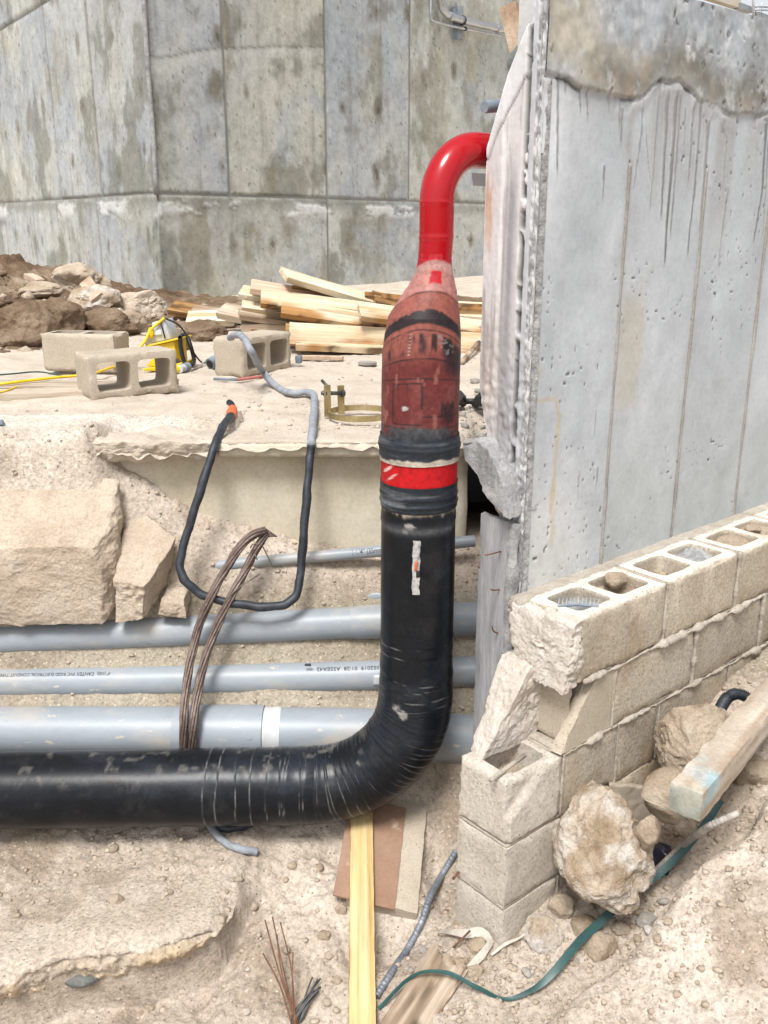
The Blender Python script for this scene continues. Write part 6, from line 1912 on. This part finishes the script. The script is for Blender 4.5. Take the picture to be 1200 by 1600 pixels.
def ribbon(name, pts, ws, normals, m, label, cat, t=.0012, n=10):
    p = catmull(pts, n); k = np.linspace(0, len(ws) - 1, len(p))
    w = np.interp(k, range(len(ws)), ws)
    nn = np.stack([np.interp(k, range(len(normals)), [q[i] for q in normals]) for i in range(3)], 1)
    T = np.gradient(p, axis=0); T /= np.linalg.norm(T, axis=1)[:, None]
    S = np.cross(T, nn); S /= np.linalg.norm(S, axis=1)[:, None]; Nn = np.cross(S, T)
    V = np.stack([p - S * w[:, None] / 2 + Nn * t, p + Nn * t * 1.6, p + S * w[:, None] / 2 + Nn * t, p + S * w[:, None] / 2 - Nn * t, p, p - S * w[:, None] / 2 - Nn * t], 1).reshape(-1, 3)
    V = V + np.stack([fbm(V * 14 + k_ * 5, 3, 7 + k_) for k_ in range(3)], 1) * .002
    F = [tuple(q) for q in grid_faces(len(p), 6, True)]
    return tag(obj(name, V, F, m, None, True, sharp=50), label, cat)


ribbon('green_strap', [on_ground(1122, 1300, .11), on_ground(1104, 1326, .11), on_ground(1066, 1372, .10), on_ground(1025, 1402, .08), on_ground(985, 1428, .07), on_ground(940, 1462, .055), on_ground(900, 1498, .05), on_ground(862, 1538, .035), on_ground(828, 1558, .02), on_ground(786, 1568, .015), on_ground(745, 1560, .035), on_ground(700, 1549, .06), on_ground(655, 1549, .06), on_ground(622, 1560, .035), on_ground(592, 1582, .012)],
       [.016, .018, .021, .022, .023, .023, .022, .020, .014, .008, .012, .011, .008, .009, .010], [(.3, -.5, .8)] * 7 + [(.2, -.2, 1)] * 2 + [(0, -.9, .5)] * 6, M['strap'], 'green plastic strap twisting across the rubble from timber to pine stick', 'strap')
op0, op1 = on_ground(702, 1518, .05), on_ground(612, 1650, .03)
tag(timber('old_plank', op0, op1, .115, .07, unit((.25, -.25, 1)), None, (.24, .175, .12), (.42, .34, .26), (.06, .04, .028), 9, None, .009, .003, .006, .03), 'old splintered plank end beside the yellow pine stick', 'plank')
ribbon('paper_strip', [on_ground(684, 1466, .02), on_ground(705, 1466, .022), on_ground(728, 1470, .025), on_ground(750, 1470, .03), on_ground(764, 1480, .025), on_ground(762, 1488, .02), on_ground(750, 1502, .014), on_ground(734, 1516, .010), on_ground(720, 1526, .006)], [.006, .016, .024, .026, .024, .018, .022, .018, .006], [(0, -.5, .8)] * 4 + [(.6, -.6, .5)] * 2 + [(.2, -.5, .8)] * 3, M['paper'], 'torn white wrap strip folded at the foot of the block column', 'paper', .0015)
ribbon('paper_strip', [on_ground(768, 1498, .012), on_ground(790, 1484, .02), on_ground(812, 1474, .02), on_ground(838, 1458, .03)], [.006, .010, .006, .003], [(0, -.4, .9)] * 4, M['paper'], 'thin curled paper sliver between the column corner and the pale stone', 'paper', .0015)
# bundle of tie wire
wb = empty('wire_bundle', on_ground(470, 1560), 'bundle of dark tie wires standing out of the sand near the pine stick', 'wire')
rs = random.Random(3)
b0 = on_ground(462, 1606, .01)
for i, (x, y, dz) in enumerate(((416, 1482, .10), (428, 1486, .12), (412, 1512, .05), (434, 1500, .09), (459, 1524, .08), (440, 1490, .11))):
    e = on_ground(x, y, dz); mid = (b0 + e) / 2 + np.array((rs.uniform(-.01, .01), 0, .012))
    v, f = tube_geo(catmull([b0 + np.array((rs.uniform(-.012, .012), 0, 0)), mid, e], 6), .0021, 6); obj('long_wire', v, f, M['rust'], wb)
for i in range(14):
    a = on_ground(462 + rs.uniform(-8, 8), 1596 + rs.uniform(-6, 6), .008); b = on_ground(494 + rs.uniform(-12, 10), 1550 + rs.uniform(-10, 14), .014 + rs.uniform(0, .02))
    v, f = tube_geo(catmull([a, (a + b) / 2 + UPV * .01, b], 4), .0022, 6); obj('cut_wire', v, f, M['steel_dark'], wb)
# rusty nails near the column
for (x, y, x2, y2, dz, lab) in ((708, 1490, 734, 1477, .05, 'rusty nail lying above the old plank end'), ):
    v, f = tube_geo(np.array([on_ground(x, y, .02), on_ground(x2, y2, dz)]), .003, 6); tag(obj('nail', v, f, M['rust']), lab, 'nail')
v, f = tube_geo(np.array([W(-.25, .172, .225), W(-.275, .17, .215)]), .004, 7); obj('rusty_tie', v, f, M['rust'], bw)

# ---------------------------------------------------------------- things up on the tank and behind the wall
def tankP(px, py, off):
    d = ray(px, py); k = ((CT + NR * off - ORI) @ NR) / (d @ NR)
    return ORI + d * k


sp = empty('steel_conduit', tankP(700, 40, .1), 'shiny steel pipes bending along the tank wall on a bracket at the top', 'pipe')
o1 = [(673, -60), (685, -20), (688, 2), (694, 18), (708, 27), (740, 36), (783, 46), (860, 64)]
sz = px_size(tankP(720, 30, .1), 1)
v, f = tube_geo(catmull([tankP(x, y, .12) for x, y in o1], 8), sz * 5.5, 16); obj('large_tube', v, f, M['galv'], sp)
o2 = [(672, -60), (673, 0), (673, 24), (680, 34), (726, 45), (785, 57), (860, 74)]
v, f = tube_geo(catmull([tankP(x, y, .12) for x, y in o2], 8), sz * 2.0, 12); obj('small_tube', v, f, M['galv'], sp)
for (x, y) in ((704, 26), (778, 45)):
    v, f = tube_geo(np.array([tankP(x - 2.5, y - .6, .12), tankP(x + 2.5, y + .6, .12)]), sz * 6.6, 16); obj('coupling', v, f, M['galv'], sp, True, sharp=40)
for (x0, x1, y0, y1, m, off) in ((707, 715, 10, 62, 'blue_grey', .05), (715, 724, 9, 60, 'pvc', .05)):
    a, b = tankP(x0, y0, off), tankP(x1, y1, off)
    v, f = hex_geo([tankP(x0, y1, .0), tankP(x1, y1, .0), tankP(x1, y1, .07), tankP(x0, y1, .07), tankP(x0, y0, .0), tankP(x1, y0, .0), tankP(x1, y0, .07), tankP(x0, y0, .07)], 6, .001, 9, 3, .0)
    obj('bracket', v, f, M[m], sp, True, sharp=40)
for (x, y, r) in ((723, 32, 7.2), (727, 45, 3.2)):
    c = tankP(x, y, .12); d = unit(tankP(x + 10, y + 2.6, .12) - c)
    v, f = tube_geo(np.array([c - d * sz * 1.2, c + d * sz * 1.2]), sz * r, 14); obj('clip', v, f, M['steel_dark'], sp, True, sharp=40)
v, f = beam_geo(atW(792, 6, .50), atW(812, 92, .46), .05, .032, unit((-.5, -.8, .1)), .02, .001, .003, 5)
tag(obj('wooden_stake', v, f, M['wood_grey'], None, True, sharp=40), 'short wooden stake end rising behind the slanted wall end', 'stake')
v, f = tube_geo(np.array([atW(757, 167, .50), atW(759, 167, .50), atW(772, 166, .50), atW(800, 164, .50)]), np.array((.015, .0165, .0165, .0165)), 12)
tag(obj('capped_pipe', v, f, M['blue_grey'], None, True, sharp=40), 'dark capped pipe end poking out behind the wall above the red elbow', 'pipe')
v, f = hex_geo([atW(739, 290, .60), atW(775, 292, .60), atW(775, 292, .64), atW(739, 290, .64), atW(737, 270, .60), atW(775, 272, .60), atW(775, 272, .64), atW(737, 270, .64)], 5, .0005, 9, 3, .0)
tag(obj('grey_box', v, f, M['pvc'], None, True, sharp=40), 'small grey box showing between the red elbow and the wall', 'box')
ribbon('strap_scrap', [atW(812, 70, .40), atW(804, 82, .40), atW(797, 97, .40), atW(797, 112, .40)], [.012, .02, .018, .008], [(-.6, -.7, .1)] * 4, M['slate'], 'dark green scrap of strap caught on the slanted wall end', 'strap')
# white coping, panel and post beyond the wall top
gr = empty('roof_edge', W(1.2, .6, 2.6), 'white coping with pale panels and a thin post above the grey wall', 'railing')
v, f = box_geo((2.4, .05, .055), .1, .0005, .001, 9, 3); obj('coping', place(v, W(.35, .42, 2.60), D1, D2, UPV), f, M['white_paint'], gr, True, sharp=40)
def plate(name, q, w, th, m):
    P = np.array([atW(x, y, w) for x, y in q]); B_ = P + D2 * th
    n = len(P); F = [tuple(range(n)), tuple(range(n, 2 * n))[::-1]] + [(i, n + i, n + (i + 1) % n, (i + 1) % n) for i in range(n)]
    return obj(name, np.vstack([P, B_]), F, M[m], gr, False)


plate('panel', ((1105, -30), (1158, -30), (1158, 13), (1105, -4)), .75, .03, 'ledge_face')
plate('panel', ((1158, 4), (1177, 11), (1177, 20), (1158, 13)), .74, .03, 'pvc')
plate('panel', ((1186, 18), (1230, 34), (1230, 48), (1186, 28)), .75, .03, 'pvc')
for x0, x1, y0, y1, m in ((1177, 1181, -40, 24, 'white_paint'), (1181, 1182.5, 8, 24, 'steel_dark'), (1190, 1191, 4, 26, 'galv')):
    v, f = tube_geo(np.array([atW(x0, y0, .72), atW(x0, y1, .72)]), px_size(atW(x0, y1, .72), x1 - x0) / 2, 8); obj('post', v, f, M[m], gr)
for y in (10, 15):
    v, f = tube_geo(np.array([atW(1180, y, .72), atW(1225, y + 3, .72)]), .003, 6); obj('rail', v, f, M['galv'], gr)
